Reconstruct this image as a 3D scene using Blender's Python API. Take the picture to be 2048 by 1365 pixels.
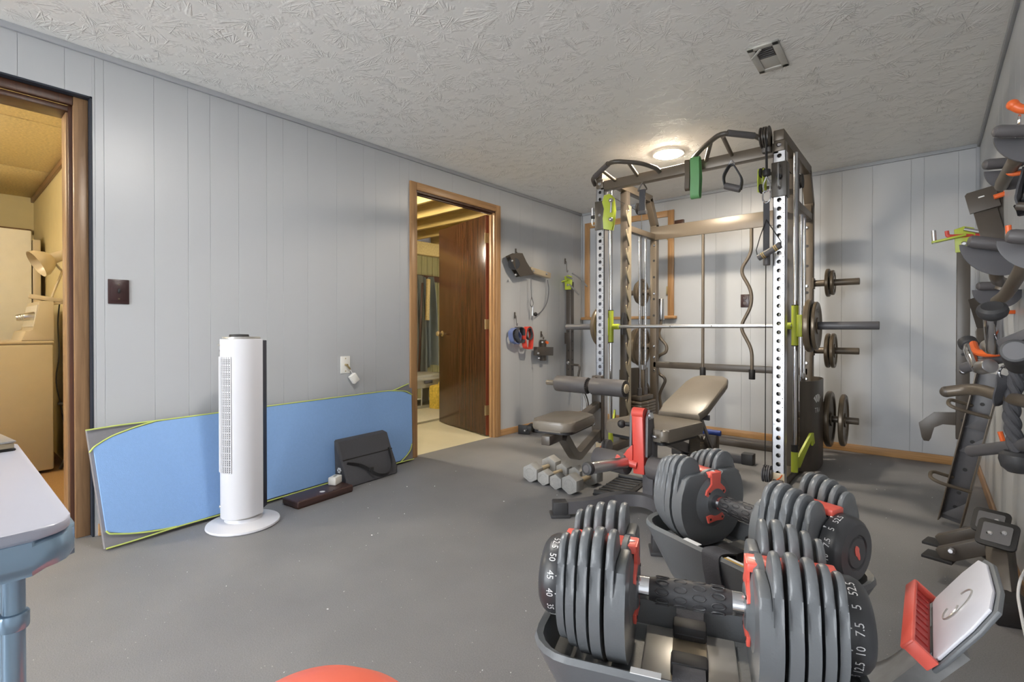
import bpy, bmesh, math, random
from mathutils import Vector as V, Matrix
random.seed(7)
for o in list(bpy.data.objects): bpy.data.objects.remove(o)
SC = bpy.context.scene
C = SC.collection
PI = math.pi

# ------------------------------------------------------------------ camera
FPX, CX, CYP = 985.0, 1024.0, 666.9          # focal length (px of a 2048 frame), principal point
YAW, PITCH, HC = math.radians(40.26), math.radians(0.4), 0.97
cd = bpy.data.cameras.new('camera'); cam = bpy.data.objects.new('camera', cd); C.objects.link(cam)
cd.sensor_width = 36; cd.sensor_fit = 'HORIZONTAL'; cd.lens = FPX/2048*36
cd.shift_y = -(682.5-CYP)/2048
cd.clip_start = .02
cam.location = (0, 0, HC); cam.rotation_euler = (PI/2-PITCH, 0, YAW)
SC.camera = cam

# ------------------------------------------------------------------ world, exposure
w = bpy.data.worlds.new('world'); SC.world = w; w.use_nodes = True
w.node_tree.nodes['Background'].inputs[0].default_value = (.9, .95, 1, 1)
w.node_tree.nodes['Background'].inputs[1].default_value = 13.0   # sky light, let in by the opening added behind the camera
SC.view_settings.view_transform = 'Standard'; SC.view_settings.look = 'None'
SC.view_settings.gamma = 1; SC.view_settings.use_curve_mapping = False
SC.view_settings.exposure = 0.75
LAMP_WARM, LAMP_COOL = (1, .87, .69), (1, .95, .88)
# strength of the three ceiling discs of the gym (rear, middle, front) and of the two side rooms
S_REAR, S_MID, S_FRONT, S_UTIL, S_LAUN = 260, 170, 150, 430, 160

# ------------------------------------------------------------------ pixel -> place
FWD = V((-math.sin(YAW)*math.cos(PITCH), math.cos(YAW)*math.cos(PITCH), -math.sin(PITCH)))
RGT = V((math.cos(YAW), math.sin(YAW), 0)); UPV = RGT.cross(FWD)
CAMP = V((0, 0, HC))
def ray(u, v): return FWD + RGT*((u-CX)/FPX) + UPV*((CYP-v)/FPX)
def FL(u, v, z=0.0): r = ray(u, v); return CAMP + r*((z-HC)/r.z)
def PX(u, v, x): r = ray(u, v); return CAMP + r*(x/r.x)
def PY(u, v, y): r = ray(u, v); return CAMP + r*(y/r.y)
def PD(u, v, d): return CAMP + ray(u, v)*d

# ------------------------------------------------------------------ materials
def lin(c): return tuple(((x/255)/12.92 if x/255 <= .04045 else ((x/255+.055)/1.055)**2.4) for x in c)
def newmat(name):
    m = bpy.data.materials.new(name); m.use_nodes = True
    nt = m.node_tree; b = nt.nodes['Principled BSDF']
    return m, nt, b
def pm(name, col, rough=.5, metal=0.0, var=.06, scale=12, bump=0.0, bscale=200, spec=.5, coat=0.0):
    m, nt, b = newmat(name); c = lin(col); N = nt.nodes; L = nt.links
    tc = N.new('ShaderNodeTexCoord')
    n = N.new('ShaderNodeTexNoise'); n.inputs['Scale'].default_value = scale; n.inputs['Detail'].default_value = 4
    L.new(tc.outputs['Object'], n.inputs['Vector'])
    r = N.new('ShaderNodeMapRange'); r.inputs[3].default_value = 1-var; r.inputs[4].default_value = 1+var
    L.new(n.outputs[0], r.inputs[0])
    mx = N.new('ShaderNodeMix'); mx.data_type = 'RGBA'; mx.blend_type = 'MULTIPLY'; mx.inputs[0].default_value = 1
    mx.inputs[6].default_value = (*c, 1)
    L.new(r.outputs[0], mx.inputs[7]); L.new(mx.outputs[2], b.inputs['Base Color'])
    b.inputs['Roughness'].default_value = rough; b.inputs['Metallic'].default_value = metal
    b.inputs['Specular IOR Level'].default_value = spec; b.inputs['Coat Weight'].default_value = coat
    if bump:
        n2 = N.new('ShaderNodeTexNoise'); n2.inputs['Scale'].default_value = bscale; n2.inputs['Detail'].default_value = 3
        L.new(tc.outputs['Object'], n2.inputs['Vector'])
        bp = N.new('ShaderNodeBump'); bp.inputs['Strength'].default_value = bump; bp.inputs['Distance'].default_value = .002
        L.new(n2.outputs[0], bp.inputs['Height']); L.new(bp.outputs[0], b.inputs['Normal'])
    return m
def wood(name, c1, c2, rough=.4, axis=2, scale=1.0, bump=.25):
    m, nt, b = newmat(name); N = nt.nodes; L = nt.links
    tc = N.new('ShaderNodeTexCoord'); mp = N.new('ShaderNodeMapping')
    s = [38*scale]*3; s[axis] = 1.6*scale; mp.inputs['Scale'].default_value = s
    L.new(tc.outputs['Object'], mp.inputs['Vector'])
    n = N.new('ShaderNodeTexNoise'); n.inputs['Scale'].default_value = 1.5; n.inputs['Detail'].default_value = 7; n.inputs['Roughness'].default_value = .65; n.inputs['Distortion'].default_value = .6
    L.new(mp.outputs[0], n.inputs['Vector'])
    cr = N.new('ShaderNodeValToRGB'); cr.color_ramp.elements[0].position = .3; cr.color_ramp.elements[1].position = .72
    cr.color_ramp.elements[0].color = (*lin(c1), 1); cr.color_ramp.elements[1].color = (*lin(c2), 1)
    L.new(n.outputs[0], cr.inputs[0]); L.new(cr.outputs[0], b.inputs['Base Color'])
    bp = N.new('ShaderNodeBump'); bp.inputs['Strength'].default_value = bump; bp.inputs['Distance'].default_value = .001
    L.new(n.outputs[0], bp.inputs['Height']); L.new(bp.outputs[0], b.inputs['Normal'])
    b.inputs['Roughness'].default_value = rough
    return m
def emit(name, col, s):
    m, nt, b = newmat(name); b.inputs['Base Color'].default_value = (.8, .8, .8, 1)
    b.inputs['Emission Color'].default_value = (*col, 1); b.inputs['Emission Strength'].default_value = s
    return m
def ceiling_mat():
    m, nt, b = newmat('stomped ceiling paint'); N = nt.nodes; L = nt.links
    tc = N.new('ShaderNodeTexCoord')
    def layer(vs, off, freq):
        mp = N.new('ShaderNodeMapping'); mp.inputs['Location'].default_value = (off, off*1.7, 0)
        L.new(tc.outputs['Object'], mp.inputs['Vector'])
        vo = N.new('ShaderNodeTexVoronoi'); vo.voronoi_dimensions = '2D'; vo.inputs['Scale'].default_value = vs
        L.new(mp.outputs[0], vo.inputs['Vector'])
        sc = N.new('ShaderNodeVectorMath'); sc.operation = 'SCALE'; sc.inputs['Scale'].default_value = 1.0
        L.new(mp.outputs[0], sc.inputs[0])
        sb = N.new('ShaderNodeVectorMath'); sb.operation = 'SUBTRACT'
        L.new(sc.outputs[0], sb.inputs[0]); L.new(vo.outputs['Position'], sb.inputs[1])
        sx = N.new('ShaderNodeSeparateXYZ'); L.new(sb.outputs[0], sx.inputs[0])
        at = N.new('ShaderNodeMath'); at.operation = 'ARCTAN2'; L.new(sx.outputs[0], at.inputs[0]); L.new(sx.outputs[1], at.inputs[1])
        am = N.new('ShaderNodeMath'); am.operation = 'MULTIPLY'; am.inputs[1].default_value = freq; L.new(at.outputs[0], am.inputs[0])
        ds = N.new('ShaderNodeMath'); ds.operation = 'MULTIPLY'; ds.inputs[1].default_value = 16; ln_ = N.new('ShaderNodeVectorMath'); ln_.operation = 'LENGTH'; L.new(sb.outputs[0], ln_.inputs[0]); L.new(ln_.outputs['Value'], ds.inputs[0])
        cm = N.new('ShaderNodeCombineXYZ'); L.new(am.outputs[0], cm.inputs[0]); L.new(ds.outputs[0], cm.inputs[1])
        cl = N.new('ShaderNodeSeparateColor'); L.new(vo.outputs['Color'], cl.inputs[0])
        cz = N.new('ShaderNodeMath'); cz.operation = 'MULTIPLY'; cz.inputs[1].default_value = 60; L.new(cl.outputs[0], cz.inputs[0]); L.new(cz.outputs[0], cm.inputs[2])
        n = N.new('ShaderNodeTexNoise'); n.inputs['Scale'].default_value = 1.0; n.inputs['Detail'].default_value = 1.5; n.inputs['Distortion'].default_value = .5
        L.new(cm.outputs[0], n.inputs['Vector'])
        a = N.new('ShaderNodeMath'); a.operation = 'SUBTRACT'; a.inputs[1].default_value = .5; L.new(n.outputs[0], a.inputs[0])
        ab = N.new('ShaderNodeMath'); ab.operation = 'ABSOLUTE'; L.new(a.outputs[0], ab.inputs[0])
        mr = N.new('ShaderNodeMapRange'); mr.inputs[1].default_value = 0; mr.inputs[2].default_value = .06; mr.inputs[3].default_value = 1; mr.inputs[4].default_value = 0
        L.new(ab.outputs[0], mr.inputs[0]); return mr.outputs[0]
    a = layer(3.8, 0.0, 3.4); c = layer(4.8, 3.3, 3.0); e = layer(5.6, 7.7, 2.6)
    mxx = N.new('ShaderNodeMath'); mxx.operation = 'MAXIMUM'; L.new(a, mxx.inputs[0]); L.new(c, mxx.inputs[1])
    mx2 = N.new('ShaderNodeMath'); mx2.operation = 'MAXIMUM'; L.new(mxx.outputs[0], mx2.inputs[0]); L.new(e, mx2.inputs[1])
    bp = N.new('ShaderNodeBump'); bp.inputs['Strength'].default_value = .8; bp.inputs['Distance'].default_value = .0035
    mk = N.new('ShaderNodeTexNoise'); mk.inputs['Scale'].default_value = 14; mk.inputs['Detail'].default_value = 3; L.new(tc.outputs['Object'], mk.inputs['Vector'])
    mkr = N.new('ShaderNodeMapRange'); mkr.inputs[1].default_value = .44; mkr.inputs[2].default_value = .62; L.new(mk.outputs[0], mkr.inputs[0])
    ml = N.new('ShaderNodeMath'); ml.operation = 'MULTIPLY'; L.new(mx2.outputs[0], ml.inputs[0]); L.new(mkr.outputs[0], ml.inputs[1])
    L.new(ml.outputs[0], bp.inputs['Height']); L.new(bp.outputs[0], b.inputs['Normal'])
    b.inputs['Base Color'].default_value = (*lin((238, 237, 234)), 1); b.inputs['Roughness'].default_value = .62; b.inputs['Specular IOR Level'].default_value = .3
    return m
def floor_mat():
    m, nt, b = newmat('grey rubber flooring'); N = nt.nodes; L = nt.links
    tc = N.new('ShaderNodeTexCoord')
    n = N.new('ShaderNodeTexNoise'); n.inputs['Scale'].default_value = 260; n.inputs['Detail'].default_value = 3; L.new(tc.outputs['Object'], n.inputs['Vector'])
    n2 = N.new('ShaderNodeTexNoise'); n2.inputs['Scale'].default_value = 2.2; n2.inputs['Detail'].default_value = 5; L.new(tc.outputs['Object'], n2.inputs['Vector'])
    ad = N.new('ShaderNodeMath'); ad.operation = 'MULTIPLY_ADD'; ad.inputs[1].default_value = .55; L.new(n.outputs[0], ad.inputs[0])
    h = N.new('ShaderNodeMath'); h.operation = 'MULTIPLY'; h.inputs[1].default_value = .45; L.new(n2.outputs[0], h.inputs[0]); L.new(h.outputs[0], ad.inputs[2])
    cr = N.new('ShaderNodeValToRGB'); cr.color_ramp.elements[0].position = .25; cr.color_ramp.elements[1].position = .75
    cr.color_ramp.elements[0].color = (*lin((102, 102, 105)), 1); cr.color_ramp.elements[1].color = (*lin((136, 135, 136)), 1)
    L.new(ad.outputs[0], cr.inputs[0])
    vo = N.new('ShaderNodeTexVoronoi'); vo.inputs['Scale'].default_value = 55; L.new(tc.outputs['Object'], vo.inputs['Vector'])
    lt = N.new('ShaderNodeMath'); lt.operation = 'LESS_THAN'; lt.inputs[1].default_value = .075; L.new(vo.outputs['Distance'], lt.inputs[0])
    sp = N.new('ShaderNodeSeparateColor'); L.new(vo.outputs['Color'], sp.inputs[0])
    gt = N.new('ShaderNodeMath'); gt.operation = 'GREATER_THAN'; gt.inputs[1].default_value = .82; L.new(sp.outputs[0], gt.inputs[0])
    mu = N.new('ShaderNodeMath'); mu.operation = 'MULTIPLY'; L.new(lt.outputs[0], mu.inputs[0]); L.new(gt.outputs[0], mu.inputs[1])
    mx = N.new('ShaderNodeMix'); mx.data_type = 'RGBA'; mx.inputs[7].default_value = (*lin((205, 203, 198)), 1)
    L.new(mu.outputs[0], mx.inputs[0]); L.new(cr.outputs[0], mx.inputs[6]); L.new(mx.outputs[2], b.inputs['Base Color'])
    bp = N.new('ShaderNodeBump'); bp.inputs['Strength'].default_value = .35; bp.inputs['Distance'].default_value = .0015
    L.new(n.outputs[0], bp.inputs['Height']); L.new(bp.outputs[0], b.inputs['Normal'])
    b.inputs['Roughness'].default_value = .55
    return m
M = dict(
 wall=pm('grey painted panelling', (178, 180, 183), .36, var=.02, scale=3, bump=.05, bscale=60),
 wallback=pm('wall core', (176, 178, 181), .5),
 patio=pm('pale concrete', (214, 212, 206), .8),
 ceil=ceiling_mat(), floor=floor_mat(),
 crown=pm('grey crown strip', (160, 162, 166), .5, var=.03),
 oak=wood('oak trim', (148, 110, 72), (184, 144, 100), .38),
 oakx=wood('oak trim along x', (156, 116, 74), (194, 152, 102), .38, axis=0),
 oaky=wood('oak trim along y', (148, 110, 72), (184, 144, 100), .38, axis=1),
 oldwood=wood('worn brown jamb', (112, 84, 58), (150, 118, 86), .35),
 darkwood=wood('dark stained stop', (58, 34, 24), (86, 54, 38), .35),
 doorwood=wood('varnished dark door', (36, 22, 14), (84, 54, 34), .18, scale=1.0, bump=.7),
 dooredge=wood('red brown door edge', (112, 52, 34), (140, 70, 46), .4),
 cream=pm('cream laundry wall', (206, 192, 148), .6),
 tile=pm('speckled acoustic tile', (226, 210, 168), .8, var=.35, scale=70),
 carpet=pm('tan carpet', (150, 116, 74), .95, var=.4, scale=160, bump=.8, bscale=300),
 almond=pm('almond enamel', (190, 176, 150), .32),
 white=pm('white enamel', (222, 218, 208), .25, bump=.12, bscale=120),
 vinyl=pm('pale vinyl floor', (206, 198, 170), .4, var=.08, scale=6),
 rug=pm('cream shag rug', (206, 200, 178), .95, var=.3, scale=120, bump=1, bscale=250),
 joist=wood('bare pine joist', (170, 140, 78), (206, 178, 112), .6, axis=0),
 olive=wood('olive wall boards', (112, 100, 54), (142, 128, 74), .6),
 tarp=pm('grey green hanging cover', (130, 131, 118), .6, var=.15, scale=5),
 bsteel=pm('black powder-coated steel', (74, 67, 60), .38, var=.05, scale=25, spec=.6),
 bsteel2=pm('dark bronze steel', (102, 92, 80), .36, .2, var=.05, scale=25),
 toothsteel=pm('worn bare steel', (150, 140, 120), .36, .3, var=.06, scale=25),
 gsteel=pm('graphite steel', (88, 87, 90), .42, var=.05, scale=25),
 black=pm('matt black', (34, 33, 34), .55, var=.08),
 rubber=pm('black rubber', (58, 58, 60), .5, var=.06, bump=.1),
 foam=pm('black foam grip', (86, 83, 84), .5, var=.05, bump=.15, bscale=300),
 vinylpad=pm('brown black vinyl pad', (114, 106, 95), .34, var=.06, scale=20, bump=.25, bscale=90),
 chrome=pm('chrome', (215, 216, 220), .12, 1.0, var=.02),
 chromed=pm('satin chrome', (205, 205, 208), .3, 1.0, var=.04),
 iron=pm('bronze cast iron', (104, 92, 76), .32, .35, var=.1, bump=.15, bscale=90),
 lime=pm('lime green paint', (176, 190, 62), .4, var=.04),
 red=pm('red paint', (206, 76, 66), .36, var=.04),
 orange=pm('orange plastic', (226, 104, 48), .4, var=.04),
 ball=pm('salmon ball vinyl', (240, 116, 94), .38, var=.03),
 dplate=pm('grey moulded weight plate', (100, 103, 106), .36, var=.05, bump=.12, bscale=300),
 dplast=pm('grey moulded tray', (96, 99, 102), .42, var=.05, bump=.12, bscale=300),
 dial=pm('black dial plastic', (56, 57, 60), .35, var=.04),
 dred=pm('red selector rail', (228, 98, 84), .35, var=.03),
 print=pm('white print', (226, 226, 226), .5, var=.02),
 hexgrey=pm('grey painted hex head', (150, 148, 144), .6, var=.18, scale=40, bump=.3, bscale=90),
 fanwhite=pm('white fan plastic', (206, 206, 211), .35, var=.01),
 fandark=pm('navy black fan back', (44, 46, 58), .35, var=.04),
 silver=pm('silver plastic', (180, 178, 174), .3, .6),
 bluemat=pm('sky blue foam mat', (130, 166, 214), .85, var=.06, scale=80, bump=.3, bscale=300),
 greycloth=pm('grey mat backing', (122, 120, 124), .9, var=.08, scale=60),
 limecord=pm('lime piping', (190, 204, 110), .7),
 blackcloth=pm('black cover cloth', (72, 72, 76), .9, var=.12, scale=120, bump=.4, bscale=400),
 leather=pm('dark brown leatherette', (66, 46, 42), .35, var=.25, scale=18, bump=.2),
 laminate=pm('pale lavender laminate', (186, 188, 202), .3, var=.02),
 tblmetal=pm('blue grey metal edge', (150, 176, 198), .2, .45, var=.03),
 plate_w=pm('white outlet plastic', (232, 230, 224), .35, var=.01),
 plate_b=pm('dark brown outlet plastic', (56, 36, 36), .3, var=.05),
 green=pm('green rubber band', (96, 150, 96), .55, var=.05),
 bandbrown=pm('dark rubber band', (84, 70, 56), .55),
 bluecloth=pm('blue strap cloth', (110, 124, 168), .85),
 redcloth=pm('red strap cloth', (224, 74, 56), .85),
 beige=pm('beige metal link', (186, 170, 142), .4, .2),
 brass=pm('brass', (190, 172, 130), .3, .8),
 tablet=pm('pale grey scuffed pad', (198, 198, 206), .45, var=.06, scale=30),
 scuff=pm('scuffed grey arm', (134, 134, 134), .45, var=.5, scale=26),
 ledge=pm('red ribbed ledge', (196, 66, 62), .45, var=.06),
 ventw=pm('painted vent metal', (186, 184, 178), .45),
 vdark=pm('vent dark', (84, 80, 74), .6),
 basket=pm('grey white basket plastic', (188, 186, 172), .45),
 floral=pm('yellow floral cloth', (206, 176, 70), .85, var=.6, scale=45),
 cable=pm('white cord', (222, 222, 222), .5), bcable=pm('black cord', (34, 32, 32), .5),
 yellowgold=pm('yellow gold paint', (186, 150, 70), .45),
 blue=pm('blue grip', (44, 70, 150), .5),
 gap=pm('blue black gap', (34, 40, 52), .6),
)

# ------------------------------------------------------------------ mesh building
def frame(n):
    n = n.normalized(); a = V((0, 0, 1)) if abs(n.z) < .95 else V((1, 0, 0))
    x = a.cross(n).normalized(); return x, n.cross(x)
def rounded(pts, rad, n=5, closed=False):
    pts = [V(p) for p in pts]; out = []
    N = len(pts)
    for i, p in enumerate(pts):
        if not closed and i in (0, N-1): out.append(p); continue
        a = pts[i-1]-p; b = pts[(i+1) % N]-p
        r = min(rad, a.length*.49, b.length*.49)
        s = p+a.normalized()*r; e = p+b.normalized()*r
        for k in range(n+1):
            t = k/n; out.append(s*(1-t)**2+p*2*t*(1-t)+e*t*t)
    return out
class MB:
    def __init__(s): s.bm = bmesh.new()
    def _add(s, t, Mx=None):
        if Mx is not None: bmesh.ops.transform(t, matrix=Mx, verts=t.verts)
        mp = {v: s.bm.verts.new(v.co) for v in t.verts}
        for f in t.faces:
            try: s.bm.faces.new([mp[v] for v in f.verts])
            except ValueError: pass
        t.free(); return s
    def box(s, c, size, R=None, bev=0, seg=2):
        t = bmesh.new(); bmesh.ops.create_cube(t, size=1)
        for v in t.verts: v.co = V((v.co.x*size[0], v.co.y*size[1], v.co.z*size[2]))
        if bev: bmesh.ops.bevel(t, geom=t.edges[:], offset=min(bev, min(size)*.49), segments=seg, affect='EDGES', profile=.5)
        Mx = Matrix.Translation(V(c))
        if R is not None:
            if isinstance(R, (int, float)): R = Matrix.Rotation(R, 4, 'Z')
            Mx = Mx @ R.to_4x4()
        return s._add(t, Mx)
    def bx(s, x0, x1, y0, y1, z0, z1, bev=0, seg=2):
        return s.box(((x0+x1)/2, (y0+y1)/2, (z0+z1)/2), (abs(x1-x0), abs(y1-y0), abs(z1-z0)), None, bev, seg)
    def beam(s, p0, p1, w, h, up=(0, 0, 1), bev=.004):
        p0 = V(p0); p1 = V(p1); d = p1-p0; L = d.length; z = d.normalized()
        x = V(up).cross(z)
        if x.length < 1e-4: x = V((1, 0, 0))
        x.normalize(); y = z.cross(x)
        R = Matrix((x, y, z)).transposed()
        return s.box((p0+p1)/2, (w, h, L), R, bev)
    def tube(s, pts, r, seg=10, closed=False, flat=None):
        pts = [V(p) for p in pts]; N = len(pts); rs = r if isinstance(r, (list, tuple)) else [r]*N
        tg = []
        for i in range(N):
            a = pts[(i-1) % N] if (closed or i > 0) else pts[i]; b = pts[(i+1) % N] if (closed or i < N-1) else pts[i]
            tg.append((b-a).normalized())
        x, y = frame(tg[0]); rings = []
        for i in range(N):
            x = (x-tg[i]*x.dot(tg[i])).normalized(); y = tg[i].cross(x)
            rings.append([s.bm.verts.new(pts[i]+(x*math.cos(2*PI*k/seg)+y*math.sin(2*PI*k/seg))*rs[i]) for k in range(seg)])
        for i in range(N if closed else N-1):
            A = rings[i]; B = rings[(i+1) % N]
            for k in range(seg): s.bm.faces.new((A[k], A[(k+1) % seg], B[(k+1) % seg], B[k]))
        if not closed:
            s.bm.faces.new(rings[0][::-1]); s.bm.faces.new(rings[-1])
        return s
    def cyl(s, p0, p1, r, r2=None, seg=20, bev=0):
        p0 = V(p0); p1 = V(p1)
        if not bev: return s.tube([p0, p1], [r, r if r2 is None else r2], seg)
        d = (p1-p0).normalized(); L = (p1-p0).length; r2 = r if r2 is None else r2
        return s.lathe([(0, 0), (r-bev, 0), (r-.3*bev, .3*bev), (r, bev), (r2, L-bev), (r2-.3*bev, L-.3*bev), (r2-bev, L), (0, L)], p0, d, seg)
    def lathe(s, prof, o, ax, seg=24):
        o = V(o); ax = V(ax).normalized(); x, y = frame(ax); prev = None
        for (r, h) in prof:
            c = o+ax*h
            ring = [s.bm.verts.new(c)] if r < 1e-6 else [s.bm.verts.new(c+(x*math.cos(2*PI*k/seg)+y*math.sin(2*PI*k/seg))*r) for k in range(seg)]
            if prev:
                if len(prev) == 1 and len(ring) > 1:
                    for k in range(seg): s.bm.faces.new((prev[0], ring[(k+1) % seg], ring[k]))
                elif len(ring) == 1 and len(prev) > 1:
                    for k in range(seg): s.bm.faces.new((prev[k], prev[(k+1) % seg], ring[0]))
                elif len(ring) > 1:
                    for k in range(seg): s.bm.faces.new((prev[k], prev[(k+1) % seg], ring[(k+1) % seg], ring[k]))
            prev = ring
        return s
    def ball(s, c, r, seg=20, sq=1.0):
        return s.lathe([(r*math.sin(PI*i/12), -r*sq*math.cos(PI*i/12)) for i in range(13)], c, (0, 0, 1), seg)
    def prism(s, poly, o, ux, uy, th, bev=0):
        o = V(o); ux = V(ux).normalized(); uy = V(uy).normalized(); n = ux.cross(uy)
        t = bmesh.new()
        A = [t.verts.new(o+ux*p[0]+uy*p[1]-n*th/2) for p in poly]; B = [t.verts.new(o+ux*p[0]+uy*p[1]+n*th/2) for p in poly]
        t.faces.new(A[::-1]); t.faces.new(B); N = len(poly)
        for i in range(N): t.faces.new((A[i], A[(i+1) % N], B[(i+1) % N], B[i]))
        if bev: bmesh.ops.bevel(t, geom=[e for f in t.faces[:2] for e in f.edges], offset=bev, segments=2, affect='EDGES', profile=.5)
        return s._add(t)
    def ribbon(s, pts, wdir, w, th, closed=False):
        pts = [V(p) for p in pts]; N = len(pts); rings = []
        for i in range(N):
            a = pts[(i-1) % N] if (closed or i) else pts[i]; b = pts[(i+1) % N] if (closed or i < N-1) else pts[i]
            t = (b-a).normalized(); wd = V(wdir); wd = (wd-t*wd.dot(t)).normalized(); n = t.cross(wd)
            rings.append([s.bm.verts.new(pts[i]+wd*sx*w/2+n*sy*th/2) for sx, sy in ((-1, -1), (1, -1), (1, 1), (-1, 1))])
        for i in range(N if closed else N-1):
            A = rings[i]; B = rings[(i+1) % N]
            for k in range(4): s.bm.faces.new((A[k], A[(k+1) % 4], B[(k+1) % 4], B[k]))
        if not closed: s.bm.faces.new(rings[0][::-1]); s.bm.faces.new(rings[-1])
        return s
    def grid(s, P, nu, nv, th=0):           # P(a,b) for a,b in 0..1
        vs = [[s.bm.verts.new(P(i/nu, j/nv)) for j in range(nv+1)] for i in range(nu+1)]
        for i in range(nu):
            for j in range(nv): s.bm.faces.new((vs[i][j], vs[i+1][j], vs[i+1][j+1], vs[i][j+1]))
        return s
    def text(s, txt, fn):                  # fn(x,y) -> point, x/y in units of the letter height
        vs, fs = text_data(txt); nv = [s.bm.verts.new(fn(x, y)) for x, y in vs]
        for f in fs:
            try: s.bm.faces.new([nv[i] for i in f])
            except ValueError: pass
        return s
    def holed(s, o, ux, uy, w, pitch, n, r, th, rows_off=0):   # plate with a column of real round holes
        o = V(o); ux = V(ux); uy = V(uy); nn = ux.cross(uy)
        ca = math.atan2(pitch/2, w/2); angs = sorted(set([a % (2*PI) for a in (ca, PI-ca, PI+ca, 2*PI-ca)]+[k*PI/6+.01 for k in range(12)]))
        for i in range(n):
            c = o+uy*(pitch*(i+.5)); ri = []; ro = []; rb = []
            for a in angs:
                cs, sn = math.cos(a), math.sin(a)
                k = min((w/2)/abs(cs) if abs(cs) > 1e-6 else 9e9, (pitch/2)/abs(sn) if abs(sn) > 1e-6 else 9e9)
                ri.append(s.bm.verts.new(c+(ux*cs+uy*sn)*r)); ro.append(s.bm.verts.new(c+(ux*cs+uy*sn)*k)); rb.append(s.bm.verts.new(c+(ux*cs+uy*sn)*r-nn*th))
            m = len(angs)
            for k in range(m):
                j = (k+1) % m
                s.bm.faces.new((ri[k], ro[k], ro[j], ri[j])); s.bm.faces.new((rb[k], ri[k], ri[j], rb[j]))
        return s
    def build(s, name, mat, parent=None, label=None, stuff=False, angle=35, recalc=True):
        if recalc: bmesh.ops.recalc_face_normals(s.bm, faces=s.bm.faces[:])
        me = bpy.data.meshes.new(name)
        root = parent
        while root is not None and root.parent is not None: root = root.parent
        off = root.location.copy() if root is not None else V((0, 0, 0))
        for v in s.bm.verts: v.co -= off
        s.bm.to_mesh(me); s.bm.free()
        me.polygons.foreach_set('use_smooth', [True]*len(me.polygons))
        me.set_sharp_from_angle(angle=math.radians(angle))
        me.materials.append(M[mat] if isinstance(mat, str) else mat)
        o = bpy.data.objects.new(name, me); C.objects.link(o); o.parent = parent
        if label: o['label'] = label
        if stuff: o['kind'] = 'stuff'
        return o
_tc = {}
def text_data(txt):
    if txt not in _tc:
        cu = bpy.data.curves.new('lettering', 'FONT'); cu.body = txt; cu.align_x = 'CENTER'; cu.align_y = 'CENTER'; cu.size = 1.4; cu.resolution_u = 2
        ob = bpy.data.objects.new('lettering', cu); C.objects.link(ob); bpy.context.view_layer.update()
        me = bpy.data.meshes.new_from_object(ob.evaluated_get(bpy.context.evaluated_depsgraph_get()))
        _tc[txt] = ([(v.co.x, v.co.y) for v in me.vertices], [list(p.vertices) for p in me.polygons])
        bpy.data.objects.remove(ob); bpy.data.curves.remove(cu); bpy.data.meshes.remove(me)
    return _tc[txt]
def tag(o, label, cat, group=None):
    o['label'] = label; o['category'] = cat
    if group: o['group'] = group
    return o
def thing(name, label, cat, loc=(0, 0, 0), group=None):
    o = bpy.data.objects.new(name, None); o.empty_display_size = .1; C.objects.link(o); o.location = V(loc)
    return tag(o, label, cat, group)
def struct(name, mb, mat, **k):
    o = mb.build(name, mat, **k); o['kind'] = 'structure'; return o
def sroot(name, loc=(0, 0, 0)):
    o = bpy.data.objects.new(name, None); o.empty_display_size = .1; C.objects.link(o); o.location = V(loc); o['kind'] = 'structure'; return o
def solid(name, mb, mat, label, cat, base, group=None):
    """a thing that is one mesh, its origin at base"""
    o = mb.build(name, mat); b = V(base)
    for v in o.data.vertices: v.co -= b
    o.location = b; return tag(o, label, cat, group)
def copy_tree(o, parent=None):
    c = o.copy(); C.objects.link(c); c.parent = parent
    for ch in list(o.children): copy_tree(ch, c)
    return c
def bolt(mb, p, n, r=.008, h=.006):
    n = V(n).normalized(); mb.lathe([(0, 0), (r, 0), (r, h*.4), (r*.6, h), (0, h)], V(p), n, 10)

# ================================================================== THE ROOM
XL, XR, YB, YF, H = -2.98, .265, 4.73, -3.1, 2.27
D1 = (-.45, .492, 2.055)      # doorway to the laundry: y0, y1, head
D2 = (2.383, 3.282, 2.03)     # doorway to the utility room
struct('floor', MB().bx(XL-.13, XR+.12, YF-.1, YB+.1, -.08, 0), 'floor')
struct('ceiling', MB().bx(XL-.13, XR+.12, YF-.1, YB+.1, H, H+.08), 'ceil')

def planks(wall, axis, at, lo, hi, grooves, sign, openings=(), z1=H):
    """panelling boards with recessed grooves; axis 'y' -> wall plane x = at"""
    g = sorted([lo]+[q for q in grooves if lo+.01 < q < hi-.01]+[hi]); G = .0009
    for a, b in zip(g, g[1:]):
        mb = MB(); cuts = sorted([a+G/2, b-G/2]+[e for op in openings for e in op[:2] if a < e < b])
        for p, q in zip(cuts, cuts[1:]):
            m = (p+q)/2; z0 = 0
            for op in openings:
                if op[0] < m < op[1]: z0 = op[2]
            if axis == 'y': mb.bx(at, at-sign*.006, p, q, z0, z1, .0007, 1)
            else: mb.bx(p, q, at, at-sign*.006, z0, z1, .0007, 1)
        mb.build('plank', 'wall', wall)
# left wall
mb = MB()
for y0, y1, z0 in ((YF, D1[0], 0), (D1[0], D1[1], D1[2]), (D1[1], D2[0], 0), (D2[0], D2[1], D2[2]), (D2[1], YB+.1, 0)):
    mb.bx(XL-.06, XL-.006, y0, y1, z0, H)
wl = struct('wall_left', mb, 'wallback')
gp = [PX(u, 300, XL).y for u in (36, 130, 190, 208, 308, 376, 420, 477, 533, 566, 615, 673, 727, 751, 799, 818, 842, 905, 960, 1000, 1040, 1066, 1095, 1120, 1146)]
gp += [min(gp)-k*.19-(.05 if k % 2 else 0) for k in range(1, 14)]
planks(wl, 'y', XL, YF, YB, gp, 1, (D1, D2))
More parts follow.
